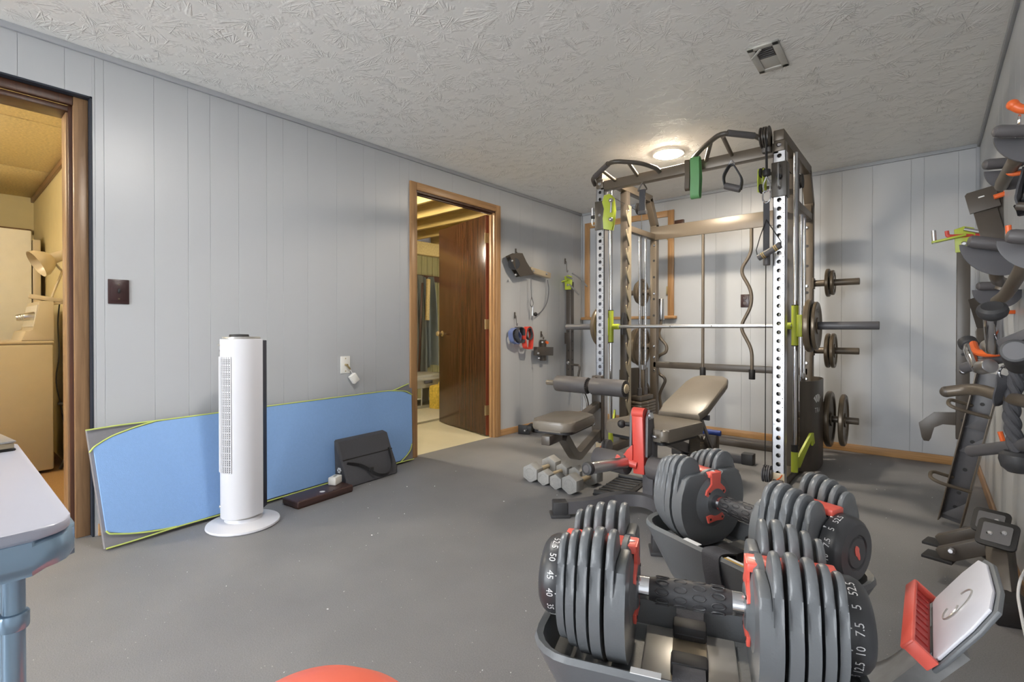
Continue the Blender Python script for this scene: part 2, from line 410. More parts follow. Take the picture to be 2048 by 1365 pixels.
# back wall
wb = struct('wall_back', MB().bx(XL-.12, XR+.12, YB+.006, YB+.1, 0, H), 'wallback')
gb = [PY(u, 400, YB).x for u in (1212, 1262, 1330, 1404, 1432, 1484, 1502, 1575, 1641, 1684, 1745, 1822, 1848, 1917)]
planks(wb, 'x', YB, XL, XR, gb, -1)
# right wall and the wall behind the camera
wr = struct('wall_right', MB().bx(XR+.006, XR+.1, YF, YB+.1, 0, H), 'wallback')
planks(wr, 'y', XR, YF, YB, [YB-.12, YB-.33, YB-.43, YB-.62, YB-.8, YB-.9, YB-1.1, YB-1.22, YB-1.4]+[YB-1.4-k*.2-(.05 if k % 3 else 0) for k in range(1, 30)], -1)
WX0, WX1, WZ0, WZ1 = -2.45, -.65, .12, 2.05        # unseen window opening, added behind the camera to brighten the room
mb = MB()
for a in ((XL-.12, WX0, 0, H), (WX1, XR+.12, 0, H), (WX0, WX1, 0, WZ0), (WX0, WX1, WZ1, H)): mb.bx(a[0], a[1], YF-.1, YF, a[2], a[3])
struct('wall_front', mb, 'wall')
w2 = sroot('window_2', ((WX0+WX1)/2, YF, WZ0))
for a in ((WX0, WX0+.05, WZ0, WZ1), (WX1-.05, WX1, WZ0, WZ1), ((WX0+WX1)/2-.025, (WX0+WX1)/2+.025, WZ0, WZ1)): MB().bx(a[0], a[1], YF-.07, YF-.03, a[2], a[3], .004).build('frame', 'plate_w', w2)
for a in ((WZ0, WZ0+.05), (WZ1-.05, WZ1)): MB().bx(WX0+.05, WX1-.05, YF-.07, YF-.03, a[0], a[1], .004).build('frame', 'plate_w', w2)
struct('ground', MB().bx(-9, 6, -12, YF-.1, -.12, -.05), 'patio')  # unseen pale ground, added outside to bounce sky light onto the ceiling
pl = bpy.data.lights.new('window_portal', 'AREA'); pl.shape = 'RECTANGLE'; pl.size = WX1-WX0; pl.size_y = WZ1-WZ0; pl.cycles.is_portal = True
plo = bpy.data.objects.new('window_portal', pl); C.objects.link(plo); plo.location = ((WX0+WX1)/2, YF-.08, (WZ0+WZ1)/2); plo.rotation_euler = (PI/2, 0, 0)
# crown strips and baseboards
struct('trim_1', MB().bx(XL, XL+.016, YF, YB, H-.028, H, .004), 'crown')
struct('trim_2', MB().bx(XL, XR, YB-.016, YB, H-.028, H, .004), 'crown')
struct('trim_3', MB().bx(XR-.016, XR, YF, YB, H-.028, H, .004), 'crown')
struct('trim_4', MB().bx(XR-.02, XR, YB-.02, YB, 0, H-.028, .003), 'crown')
struct('trim_5', MB().bx(XL, XL+.016, YB-.016, YB, 0, H-.028, .003), 'crown')
struct('baseboard_back', MB().bx(XL, XR, YB-.013, YB, 0, .062, .004), 'oakx')
struct('baseboard_right', MB().bx(XR-.013, XR, YF, YB-.013, 0, .062, .004), 'oaky')
bl = MB()
for a, b in ((YF, D1[0]-.03), (D1[1]+.012, D2[0]-.062), (D2[1]+.062, YB-.013)): bl.bx(XL, XL+.012, a, b, 0, .058, .004)
struct('baseboard_left', bl, 'oaky')

# ---- doorway to the utility room: casing, jamb, stop, open leaf
d2 = sroot('door_2', (XL, D2[1], 0))
y0, y1, zh = D2
for a, b in ((y0-.06, y0), (y1, y1+.06)): MB().bx(XL, XL+.018, a, b, 0, zh+.06, .006).build('casing', 'oak', d2)
MB().bx(XL, XL+.018, y0-.0, y1+.0, zh, zh+.06, .006).build('casing', 'oaky', d2)
JB = XL-.062
for a, b in ((y0, y0+.014), (y1-.014, y1)): MB().bx(JB, XL+.004, a, b, 0, zh).build('jamb', 'oak', d2)
MB().bx(JB, XL+.004, y0, y1, zh-.014, zh).build('jamb', 'darkwood', d2)
for a, b in ((y0+.014, y0+.026), (y1-.026, y1-.014)): MB().bx(JB+.018, JB+.04, a, b, 0, zh-.014, .002).build('stop', 'oak', d2)
MB().bx(JB+.018, JB+.04, y0+.014, y1-.014, zh-.026, zh-.014, .002).build('stop', 'darkwood', d2)
hg = V((JB-.012, y1-.022, 0)); th = math.radians(12.5); ld = V((-math.cos(th), math.sin(th), 0)); nd = V((-math.sin(th), -math.cos(th), 0))
LW, LT = .862, .036
mb = MB(); mb.beam(hg+ld*LW/2+nd*(0)+V((0, 0, .012)), hg+ld*LW/2+V((0, 0, zh-.022)), LW, LT, up=nd, bev=.002)
leaf = mb.build('leaf', 'doorwood', d2)
mb = MB(); mb.beam(hg+ld*(-.0015)+V((0, 0, .012)), hg+ld*(-.0015)+V((0, 0, zh-.022)), .003, LT-.002, up=nd, bev=0); mb.build('leaf_edge', 'dooredge', leaf)
for z in (.24, 1.02, 1.80):
    mb = MB(); mb.cyl(hg+nd*(LT/2+.004)+V((0, 0, z-.045)), hg+nd*(LT/2+.004)+V((0, 0, z+.045)), .006, seg=10)
    mb.box(hg+ld*(-.004)+V((0, 0, z)), (.003, .034, .09), Matrix.Rotation(PI-th, 4, 'Z'))
    mb.build('hinge', 'brass', leaf)
kp = hg+ld*(LW-.065)+V((0, 0, .93))
for sg in (1, -1):
    mb = MB(); mb.lathe([(0, 0), (.03, 0), (.03, .004), (.012, .008), (.010, .028), (.022, .036), (.027, .05), (.02, .062), (0, .066)], kp+nd*sg*LT/2, nd*sg, 18)
    mb.build('knob', 'brass', leaf)

# ---- doorway to the laundry: recessed old casing behind the panelling
d1 = sroot('door_1', (XL, D1[1], 0)); y1, zh = D1[1], D1[2]; y0 = D1[0]
MB().bx(XL-.05, XL+.0015, y1-.008, y1-.001, 0, zh).build('edge_gap', 'gap', d1)
MB().bx(XL-.05, XL+.0015, y0, y1, zh-.008, zh-.001).build('edge_gap', 'gap', d1)
MB().bx(XL-.06, XL-.035, y1-.062, y1-.008, 0, zh-.008, .004).build('casing', 'oldwood', d1)
MB().bx(XL-.06, XL-.035, y0, y1-.062, zh-.05, zh-.008, .004).build('casing', 'darkwood', d1)
MB().bx(XL-.08, XL-.06, y1-.076, y1-.0, 0, zh-.03, .002).build('jamb', 'darkwood', d1)
MB().bx(XL-.19, XL-.08, y1-.082, y1+.04, 0, zh-.06, .002).build('jamb', 'oldwood', d1)
MB().bx(XL-.19, XL-.06, y0, y1-.076, zh-.075, zh-.05, .002).build('jamb', 'darkwood', d1)
MB().bx(XL-.12, XL, y0-.012, y0, 0, zh, .002).build('jamb', 'oldwood', d1)

# ---- window in the back wall (covered sash), wooden frame and sill
wx0, wx1 = PY(1171, 500, YB).x, PY(1349, 500, YB).x
wz1, wz0 = PY(1340, 421, YB).z, PY(1340, 632, YB).z
w1 = sroot('window_1', (wx0, YB, wz0)); fw = .062
MB().bx(wx0, wx0+fw, YB-.02, YB, wz0, wz1, .005).build('frame', 'oak', w1)
MB().bx(wx1-fw, wx1, YB-.02, YB, wz0, wz1, .005).build('frame', 'oak', w1)
MB().bx(wx0+fw, wx1-fw, YB-.02, YB, wz1-fw, wz1, .005).build('frame', 'oakx', w1)
MB().bx(wx0-.03, wx1+.03, YB-.05, YB, wz0-.03, wz0, .006).build('sill', 'oakx', w1)
MB().bx(wx0+fw, wx1-fw, YB-.006, YB-.001, wz0, wz1-fw).build('pane', 'wall', w1)
for z in (wz0+.25, wz1-.25): MB().bx(wx1-fw-.012, wx1-fw, YB-.024, YB-.002, z-.04, z+.04, .002).build('latch', 'brass', w1)

# ================================================================== LAUNDRY ROOM
LX0, LY0, LY1, LH = -6.4, -1.4, .63, 2.2
struct('floor_laundry', MB().bx(LX0, XL-.13, LY0, LY1+.06, -.06, -.001), 'carpet')
struct('wall_laundry_end', MB().bx(LX0-.1, LX0, LY0, LY1, 0, LH+.1), 'cream')
struct('wall_laundry_side', MB().bx(LX0-.1, XL-.19, LY1, LY1+.06, 0, LH+.1), 'cream')
struct('wall_laundry_near', MB().bx(LX0-.1, XL-.05, LY0-.1, LY0, 0, LH+.1), 'cream')
cl = struct('ceiling_laundry', MB().bx(LX0, XL-.05, LY0, LY1, LH+.03, LH+.1), 'cream')
xs = [-3.1, -4.04, -5.27, -6.4]; ys = [LY0, -.58, LY1]
for a, b in zip(xs, xs[1:]):
    for c, d in zip(ys, ys[1:]): MB().bx(b+.006, a-.006, c+.005, d-.005, LH, LH+.03, .004).build('tile', 'tile', cl)
struct('trim_6', MB().bx(LX0, XL-.19, LY1-.02, LY1, LH-.045, LH, .004), 'oldwood')
struct('trim_7', MB().bx(LX0, LX0+.05, LY0, LY1-.02, 1.86, 1.90, .004), 'oldwood')
# dryer
t = thing('clothes_dryer', 'almond clothes dryer with sloped back console, standing in the laundry doorway', 'dryer', (-4.9, .2, 0))
MB().bx(-5.22, -4.545, -.15, .54, .02, .872, .012).build('cabinet', 'almond', t)
MB().bx(-5.22, -4.545, -.17, .545, .872, .897, .012).build('top', 'almond', t)
pr = [(.385, .897), (.405, .96), (.445, .965), (.475, 1.165), (.545, 1.165), (.545, .897)]
cons = MB().prism(pr, (-4.88, 0, 0), (0, 1, 0), (0, 0, 1), .66, .006).build('console', 'almond', t)
mb = MB(); nrm = V((0, -.2, .03)).normalized()
mb.box((-4.88, .457, 1.065), (.6, .004, .15), Matrix.Rotation(-.149, 4, 'X')); mb.build('control_panel', 'white', cons)
for x in (-4.62, -4.72, -4.88, -5.05):
    mb = MB(); mb.cyl((x, .46, 1.065), (x, .40, 1.056), .028, .022, 16, .004); mb.build('knob', 'chromed', cons)
# freezer
t = thing('upright_freezer', 'tall plain white freezer behind the almond dryer', 'freezer', (-6.0, .2, 0))
MB().bx(-6.36, -5.66, -.35, .545, .03, 1.79, .012).build('cabinet', 'white', t)
MB().bx(-6.36, -5.66, .55, .60, .1, 1.72, .008).build('back_panel', 'almond', t)
MB().bx(-6.3, -5.7, -.3, .5, 0, .03).build('plinth', 'black', t)
# small box on the freezer
t = thing('carton', 'small cardboard carton with red print on the white freezer', 'box', (-5.85, .06, 1.79))
MB().bx(-5.95, -5.75, -.05, .17, 1.79, 1.93, .004).build('body', 'yellowgold', t)
mb = MB()
for k in range(5): mb.box((-5.749, -.0+.035*k, 1.84+.012*(k % 2)), (.001, .016, .02))
mb.build('red_print', 'red', t)
# clamp lamp on the dryer console
sh = PX(98, 520, -4.62); clip = V((-4.6, .51, 1.165))
t = thing('clamp_lamp', 'beige clip-on lamp with gooseneck clamped to the dryer console', 'lamp', clip)
mb = MB(); mb.box(clip+V((0, .0, .018)), (.04, .17, .03), Matrix.Rotation(-.16, 4, 'X'), .006); mb.box(clip+V((0, .055, -.012)), (.035, .07, .02), Matrix.Rotation(.2, 4, 'X'), .004); mb.build('clamp', 'almond', t)
e1 = sh+V((0, .03, -.02))
mb = MB(); mb.tube(rounded([clip+V((0, .03, .03)), clip+V((0, .06, .13)), clip+V((0, .085, .21)), e1+V((0, .035, -.05)), e1], .05), .007, 8); mb.build('gooseneck', 'almond', t)
ax = V((.12, -.86, -.5)).normalized()
mb = MB(); mb.lathe([(0, -.135), (.03, -.13), (.034, -.06), (.036, -.02), (.06, .0), (.088, .045), (.093, .075), (.09, .075), (.083, .045), (.055, .006), (0, 0)], sh+ax*.0, ax, 28); s_ = mb.build('shade', 'almond', t)
mb = MB(); mb.tube(rounded([clip+V((0, .07, 0)), (-4.58, .565, 1.0), (-4.56, .575, .8), (-4.57, .55, .62), (-4.58, .58, .45), (-4.6, .6, .3)], .08), .004, 6); mb.build('cord', 'bcable', t)
solid('dryer_cord', MB().tube(rounded([(-4.57, .57, .46), (-4.5, .60, .46), (-4.47, .605, .3), (-4.48, .605, .12), (-4.53, .57, .02)], .08), .011, 8), 'bcable', 'thick dark power cord hanging behind the almond dryer', 'cord', (-4.5, .6, .01))
# laundry lamp (bare globe on the ceiling, outside the doorway view)
t = thing('globe_lamp', 'round glass ceiling lamp of the laundry room', 'lamp', (-4.0, -.75, LH))
MB().cyl((-4.0, -.75, LH-.03), (-4.0, -.75, LH), .07).build('base', 'white', t)
M['lglobe'] = emit('laundry globe', (1, .89, .70), S_LAUN); MB().ball((-4.0, -.75, LH-.11), .085).build('globe', 'lglobe', t)

# ================================================================== UTILITY ROOM
UX, UY0, UY1 = -5.5, 1.2, 5.1
struct('floor_utility', MB().bx(UX, XL-.03, UY0, UY1, -.06, .0008), 'vinyl')
wu = struct('wall_utility_end', MB().bx(UX-.1, UX, UY0, UY1, 0, 2.5), 'wallback')
k = UY0
while k < UY1: MB().bx(UX, UX+.012, k+.002, min(k+.098, UY1), 0, 2.02, .002, 1).build('board', 'olive', wu); k += .1
struct('wall_utility_side', MB().bx(UX, XL-.05, UY1, UY1+.08, 0, 2.5), 'olive')
struct('wall_utility_near', MB().bx(UX, XL-.05, UY0-.08, UY0, 0, 2.5), 'wallback')
cu = struct('ceiling_utility', MB().bx(UX, XL-.05, UY0, UY1, 2.42, 2.5), 'joist')
for y in (1.5, 1.9, 2.3, 2.7, 3.1, 3.5, 3.9, 4.3, 4.7): MB().bx(UX, XL-.05, y-.02, y+.02, 2.2, 2.42, .003).build('joist', 'joist', cu)
struct('trim_8', MB().bx(UX+.012, UX+.11, UY0, UY1, 2.02, 2.2, .004), 'joist')
struct('trim_9', MB().bx(UX+.012, UX+.07, UY0, UY1, 1.66, 1.74, .004), 'darkwood')
# hanging covers (grey tarps) against the end wall
rr = random.Random(3)
def tarp(yc, w, z0, z1, x, label, ph):
    def P(a, b):
        z = z0+(z1-z0)*b; ww = w*(1-.45*b**3); y = yc+(a-.5)*ww
        return V((x+.035*math.sin(a*PI*7+ph)*(1.1-b*.4)+.03*math.sin(a*PI*2.3+ph), y, z+.02*math.sin(a*9+ph)))
    mb = MB(); mb.grid(P, 44, 12)
    g = mb.bm; bmesh.ops.solidify(g, geom=g.faces[:], thickness=.006)
    return solid('hanging_cover', mb, 'tarp', label, 'cover', (x, yc, z0))
tarp(4.50, .40, .45, 1.70, UX+.12, 'grey cloth cover hanging straight down beside the open brown door', .4)
tarp(4.24, .42, .35, 1.70, UX+.20, 'grey green cloth cover hanging in folds above the laundry basket', 1.9)
tarp(3.85, .40, .5, 1.68, UX+.14, 'grey cloth cover hanging behind the left door casing', 3.0)
mb = MB(); mb.beam((UX+.36, 4.17, .42), (UX+.31, 4.27, 1.6), .022, .03, bev=.003); solid('wooden_stake', mb, 'darkwood', 'dark thin stake leaning in front of the hanging covers', 'stick', (UX+.36, 4.17, .42))
mb = MB(); mb.beam((UX+.30, 4.36, 1.1), (UX+.30, 4.38, 1.66), .03, .05, bev=.003); solid('pine_batten', mb, 'joist', 'pale pine batten fixed upright above the hanging covers', 'batten', (UX+.3, 4.36, 1.1))
# laundry basket
bc = V((-4.85, 3.93, 0))
t = thing('laundry_basket', 'pale slotted laundry basket with a lid in the utility room', 'basket', bc)
a, b2 = .30, .23
def rr_poly(hx, hy, r, n=5):
    out = []
    for cx, cy, a0 in ((hx-r, hy-r, 0), (-hx+r, hy-r, PI/2), (-hx+r, -hy+r, PI), (hx-r, -hy+r, 3*PI/2)):
        for k in range(n+1): out.append((cx+r*math.cos(a0+k*PI/2/n), cy+r*math.sin(a0+k*PI/2/n)))
    return out
mb = MB(); P0 = rr_poly(.20, .27, .06); P1 = rr_poly(.235, .31, .07)
def ringband(mb, z0, z1, s0, s1):
    A = [mb.bm.verts.new(bc+V((p[0]*s0, p[1]*s0, z0))) for p in P1]; B = [mb.bm.verts.new(bc+V((p[0]*s1, p[1]*s1, z1))) for p in P1]
    for i in range(len(A)): mb.bm.faces.new((A[i], A[(i+1) % len(A)], B[(i+1) % len(A)], B[i]))
ringband(mb, .0, .06, .84, .86); ringband(mb, .27, .36, .97, 1.0); mb.prism(rr_poly(.195, .26, .05), bc+V((0, 0, .008)), (1, 0, 0), (0, 1, 0), .012)
N_ = len(P1)
for i in range(0, 60):
    f = i/60*N_; j = int(f); q = f-j; p = V(P1[j]).lerp(V(P1[(j+1) % N_]), q)
    mb.beam(bc+V((p.x*.86, p.y*.86, .05)), bc+V((p.x*.975, p.y*.975, .28)), .012, .012, bev=0)
mb.build('body', 'basket', t)
mb = MB(); mb.prism(rr_poly(.25, .325, .08), bc+V((0, 0, .375)), (1, 0, 0), (0, 1, 0), .03, .01); mb.prism(rr_poly(.22, .29, .08), bc+V((0, 0, .405)), (1, 0, 0), (0, 1, 0), .035, .012); mb.build('lid', 'basket', t)
mb = MB(); mb.box(bc+V((.245, -.05, .34)), (.02, .12, .04), None, .008); mb.build('handle', 'gsteel', t)
# floral bag beside the basket
fb = V((-4.56, 4.02, 0))
t = thing('fabric_bag', 'yellow floral fabric bag on the floor beside the laundry basket', 'bag', fb)
MB().box(fb+V((0, 0, .15)), (.15, .26, .30), .2, .03, 3).build('body', 'floral', t)
mb = MB(); mb.tube(rounded([fb+V((.05, -.08, .28)), fb+V((.06, -.05, .36)), fb+V((.06, .05, .36)), fb+V((.05, .08, .28))], .04), .008, 8); mb.build('handle', 'floral', t)
# things on the shelf seen through the hinge gap
t = thing('storage_shelf', 'narrow shelf with folded goods behind the open brown door', 'shelf', (-4.1, 4.4, 0))
for z in (.0, .5, 1.0, 1.5): MB().bx(-4.3, -3.2, 4.2, 4.6, z, z+.02).build('shelf_board', 'joist', t)
for x in (-4.28, -3.22): MB().bx(x-.015, x+.015, 4.2, 4.6, 0, 1.8).build('side', 'joist', t)
for x, z, m_, l in ((-3.6, .52, 'floral', 'yellow floral folded cloth on the second shelf behind the door'), (-3.6, 1.02, 'redcloth', 'red folded cloth on the third shelf behind the door'), (-3.6, .02, 'bluecloth', 'blue folded cloth on the lowest shelf behind the door')):
    solid('folded_cloth', MB().bx(x-.25, x+.3, 4.25, 4.55, z, z+.3, .03), m_, l, 'cloth', (x, 4.4, z))
# rug
rc = FL(845, 842)
mb = MB(); mb.prism(rr_poly(.42, .55, .12), (-4.42, 3.42, .012), (math.cos(.1), math.sin(.1), 0), (-math.sin(.1), math.cos(.1), 0), .022, .006)
solid('shag_rug', mb, 'rug', 'cream speckled bath rug on the pale vinyl floor beyond the open brown door', 'rug', (-4.42, 3.42, 0))
# utility bulb
t = thing('bulb_lamp', 'bare bulb on the utility room joists', 'lamp', (-3.95, 2.3, 2.2))
MB().cyl((-3.95, 2.3, 2.15), (-3.95, 2.3, 2.2), .045).build('socket', 'white', t)
M['ubulb'] = emit('utility bulb', (1, .92, .74), S_UTIL); MB().ball((-3.95, 2.3, 2.09), .06).build('bulb', 'ubulb', t)

# ================================================================== CEILING FITTINGS
for i, (x, y, s_, col, lab) in enumerate(((-1.467, 3.51, S_REAR, LAMP_WARM, 'round flush ceiling light above the weight machine'),
        (-1.42, .87, S_MID, LAMP_COOL, 'round flush ceiling light over the middle of the gym'),
        (-1.42, -1.77, S_FRONT, LAMP_COOL, 'round flush ceiling light over the near end of the gym'))):
    t = thing('ceiling_light', lab, 'ceiling light', (x, y, H), 'flush round ceiling lights')
    mb = MB(); mb.lathe([(.094, 0), (.112, 0), (.112, .009), (.108, .012), (.099, .012), (.0965, .009)], (x, y, H), (0, 0, -1), 40); mb.build('rim', 'plate_w', t)
    M['disc%d' % i] = emit('light disc %d' % i, col, s_)
    mb = MB(); mb.lathe([(0, .002), (.096, .002), (.096, .012), (.09, .018), (.05, .022), (0, .023)], (x, y, H), (0, 0, -1), 40); mb.build('diffuser', 'disc%d' % i, t)
q = [FL(u, v, H) for u, v in ((1492, 99), (1555, 77), (1580, 128), (1520, 145))]
vc = (q[0]+q[1]+q[2]+q[3])/4; va = ((q[1]-q[0])+(q[2]-q[3])); va = math.atan2(va.y, va.x)
t = thing('ceiling_vent', 'square painted metal air vent with dark louvre in the ceiling', 'vent', vc)
R = Matrix.Rotation(va, 4, 'Z'); ex = R @ V((1, 0, 0)); ey = R @ V((0, 1, 0)); hw = ((q[1]-q[0]).length+(q[2]-q[3]).length)/4; hh = ((q[3]-q[0]).length+(q[2]-q[1]).length)/4
mb = MB()
for sx, sy, a, b in ((0, 1, hw*2, .03), (0, -1, hw*2, .03), (1, 0, .03, hh*2), (-1, 0, .03, hh*2)): mb.box(vc+ex*sx*(hw-.015)+ey*sy*(hh-.015)-V((0, 0, .004)), (a, b, .01), R, .003)
mb.build('frame', 'ventw', t)
sgn = 1 if (q[0]-vc).dot(ey) > 0 else -1
mb = MB(); mb.box(vc+ey*sgn*(hh-.03)*.5-V((0, 0, .001)), (hw*2-.06, hh-.03, .003), R); mb.build('opening', 'vdark', t)
mb = MB(); mb.box(vc-ey*sgn*(hh-.03)*.5-V((0, 0, .002)), (hw*2-.06, hh-.03, .004), R, .001); mb.build('damper', 'ventw', t)
for k in range(5):
    mb = MB(); mb.box(vc+ey*sgn*((hh-.035)*(.15+.19*k))-V((0, 0, .004)), (hw*2-.07, .004, .006), R, .001); mb.build('louvre', 'gsteel', t)
mb = MB(); mb.beam(vc+ey*sgn*(hh-.02)-ex*.01-V((0, 0, .012)), vc+ey*sgn*(hh*.45)-ex*.06-V((0, 0, .02)), .012, .006); mb.build('lever', 'ventw', t)

# ================================================================== LEFT SIDE OF THE GYM
# ---- sky blue folding mat leaning along the left wall
BL, BR, TL, TR = V((-2.765, .487, .004)), V((-2.935, 2.302, .004)), V((-2.925, .452, .512)), V((-2.955, 2.31, .53))
mn = ((BR-BL).cross(TL-BL)).normalized()
if mn.x < 0: mn = -mn
def mp(a, b, o=0.0):
    p = BL.lerp(BR, a).lerp(TL.lerp(TR, a), b); return p+mn*(o+.006*math.sin(a*PI*3)*b*(1-b)*2)
t = thing('exercise_mat', 'long sky blue folding mat with grey corners leaning along the left wall', 'mat', (-2.85, 1.4, 0))
def interp(tab, x):
    for (x0, y0), (x1, y1) in zip(tab, tab[1:]):
        if x <= x1: return y0+(y1-y0)*max(0, (x-x0)/(x1-x0))
    return tab[-1][1]
def sheet(lo, hi, a0, a1, o0, o1, n=60):
    mb = MB(); cols = [a0+(a1-a0)*i/n for i in range(n+1)]; m = 8
    V_ = [[[mb.bm.verts.new(mp(a, interp(lo, a)+(interp(hi, a)-interp(lo, a))*j/m, o)) for j in range(m+1)] for a in cols] for o in (o0, o1)]
    for i in range(n):
        for j in range(m):
            mb.bm.faces.new((V_[1][i][j], V_[1][i+1][j], V_[1][i+1][j+1], V_[1][i][j+1])); mb.bm.faces.new((V_[0][i][j+1], V_[0][i+1][j+1], V_[0][i+1][j], V_[0][i][j]))
        for j in (0, m): mb.bm.faces.new((V_[0][i][j], V_[0][i+1][j], V_[1][i+1][j], V_[1][i][j]))
    for i in (0, n):
        for j in range(m): mb.bm.faces.new((V_[0][i][j], V_[1][i][j], V_[1][i][j+1], V_[0][i][j+1]))
    return mb
sheet([(0, 0), (1, 0)], [(0, 1), (1, 1)], 0, 1, 0, .022).build('backing', 'greycloth', t)
sheet([(.006, .13), (.05, .07), (.145, .018), (.5, .025), (.93, .03), (.97, .1), (.992, .24)], [(.006, .83), (.04, .90), (.09, .95), (.14, .985), (.5, 1.0), (.88, .995), (.95, .965), (.992, .90)], .006, .992, .022, .034).build('blue_pad', 'bluemat', t)
def cord(pts, name='piping'):
    mb = MB(); mb.tube(rounded([mp(a, b, .034) for a, b in pts], .06), .0036, 6); mb.build(name, 'limecord', t)
cord([(-.003, .80), (.006, .84), (.04, .91), (.1, .97), (.14, .995)]); cord([(-.004, .99), (.07, 1.0), (.14, .995), (.5, 1.0), (.88, 1.0)])
cord([(.005, .14), (.01, .11), (.05, .065), (.10, .03), (.15, .015)]); cord([(0, .0), (.06, .0), (.15, .012), (.4, .004), (.7, .012), (.93, .008), (1, .0)])
cord([(.88, 1.0), (.92, .985), (.97, .96), (.995, .90)]); cord([(.93, .01), (.96, .07), (.985, .14), (.99, .22)])
pk = TR+mn*.02+V((.0, -.03, .035))
mb = MB(); vs = [mb.bm.verts.new(p) for p in (mp(.9, .99, .026), mp(.995, .9, .026), pk)]; mb.bm.faces.new(vs)
vs2 = [mb.bm.verts.new(p-mn*.012) for p in (mp(.9, .99, .026), mp(.995, .9, .026), pk)]; mb.bm.faces.new(vs2[::-1])
for i in range(3): mb.bm.faces.new((vs[i], vs[(i+1) % 3], vs2[(i+1) % 3], vs2[i]))
mb.build('corner_flap', 'greycloth', t)
mb = MB(); mb.tube([mp(.9, .99, .034), pk], .004, 6); mb.build('piping', 'limecord', t)

# ---- tower fan
fc = FL(484, 1046); fc.z = 0; fc += V((.02, 0, 0))
t = thing('tower_fan', 'white tower fan on a round base in front of the blue mat', 'fan', fc)
MB().lathe([(0, 0), (.16, 0), (.166, .006), (.164, .014), (.12, .022), (.085, .03), (.08, .045), (0, .045)], fc, (0, 0, 1), 48).build('base', 'fanwhite', t)
FA = YAW+PI/2+math.radians(-62)+PI/2   # direction the front faces
fd = V((math.cos(FA), math.sin(FA), 0))
if fd.dot(RGT) > 0: fd = -fd
tcv = V((-fc.x, -fc.y, 0)).normalized(); fd = Matrix.Rotation(math.radians(-56), 3, 'Z') @ tcv
fs = V((-fd.y, fd.x, 0)); HT = .925
def sect(a0, a1, n, rx, ry): return [(rx*math.cos(a0+(a1-a0)*k/n), ry*math.sin(a0+(a1-a0)*k/n)) for k in range(n+1)]
front = sect(-PI/2, PI/2, 20, .105, .088)+[(-.045, .088), (-.045, -.088)]
back = [(-.045, .088), (-.085, .062), (-.09, .0), (-.085, -.062), (-.045, -.088)]
MB().prism(front, fc+V((0, 0, (HT+.055)/2)), fd, fs, HT-.055, .004).build('front_shell', 'fanwhite', t)
MB().prism(back, fc+V((0, 0, (HT+.07)/2)), fd, fs, HT-.085, .003).build('back_shell', 'fandark', t)
MB().lathe([(0, 0), (.078, 0), (.078, .03), (0, .03)], fc+V((0, 0, .035)), (0, 0, 1), 32).build('neck', 'silver', t)
MB().prism([(p[0]*.9, p[1]*.9) for p in front], fc+V((0, 0, HT+.004)), fd, fs, .014, .005).build('top_rim', 'silver', t)
mb = MB(); mb.lathe([(0, 0), (.045, 0), (.042, .012), (0, .014)], fc+fd*.02+V((0, 0, HT+.01)), (0, 0, 1), 28); mb.build('control_dial', 'black', t)
def onshell(ang, z, o=.001): return fc+fd*((.105+o)*math.cos(ang))+fs*((.088+o)*math.sin(ang))+V((0, 0, z))
# which side of the shell the camera sees
sg = 1 if onshell(.5, 0).y < onshell(-.5, 0).y else -1
mb = MB()
for r_ in range(17):
    for c_ in range(-4, 5):
        a0 = c_*.115-.04; z0 = .285+r_*.0325
        for k in range(3):
            zz = z0+.009*k
            A = [onshell(a0, zz), onshell(a0+.08, zz), onshell(a0+.08, zz+.005), onshell(a0, zz+.005)]
            mb.bm.faces.new([mb.bm.verts.new(p) for p in A])
mb.build('vent_slots', 'gsteel', t, stuff=True)
mb = MB()
for c_ in range(-5, 5):
    a = c_*.115+.055; mb.tube([onshell(a, .28, .002), onshell(a, .84, .002)], .0025, 6)
mb.build('grille_bars', 'fanwhite', t)
# (label patches follow the curved shell)
def patch(a0, a1, z0, z1, name, mat):
    mb = MB(); mb.grid(lambda a, b: onshell(a0+(a1-a0)*a, z0+(z1-z0)*b, .0015), 6, 1); mb.build(name, mat, t)
patch(sg*.30, sg*.62, .865, .873, 'badge', 'fandark'); patch(sg*.36, sg*.44, .825, .845, 'button', 'silver'); patch(sg*.5, sg*.58, .825, .845, 'button', 'silver')
patch(sg*.34, sg*.6, .852, .857, 'marking', 'silver')
mb = MB(); mb.lathe([(0, 0), (.008, 0), (.006, .003), (0, .003)], onshell(sg*.42, .11), onshell(sg*.42, .11)-fc-V((0, 0, .11)), 12); mb.build('screw_cover', 'silver', t)
mb = MB(); mb.prism([(-.02, 0), (0, .006), (.02, 0), (0, -.004)], onshell(sg*.4, .895, .002), fs*-sg, (0, 0, 1), .002); mb.build('badge', 'silver', t)

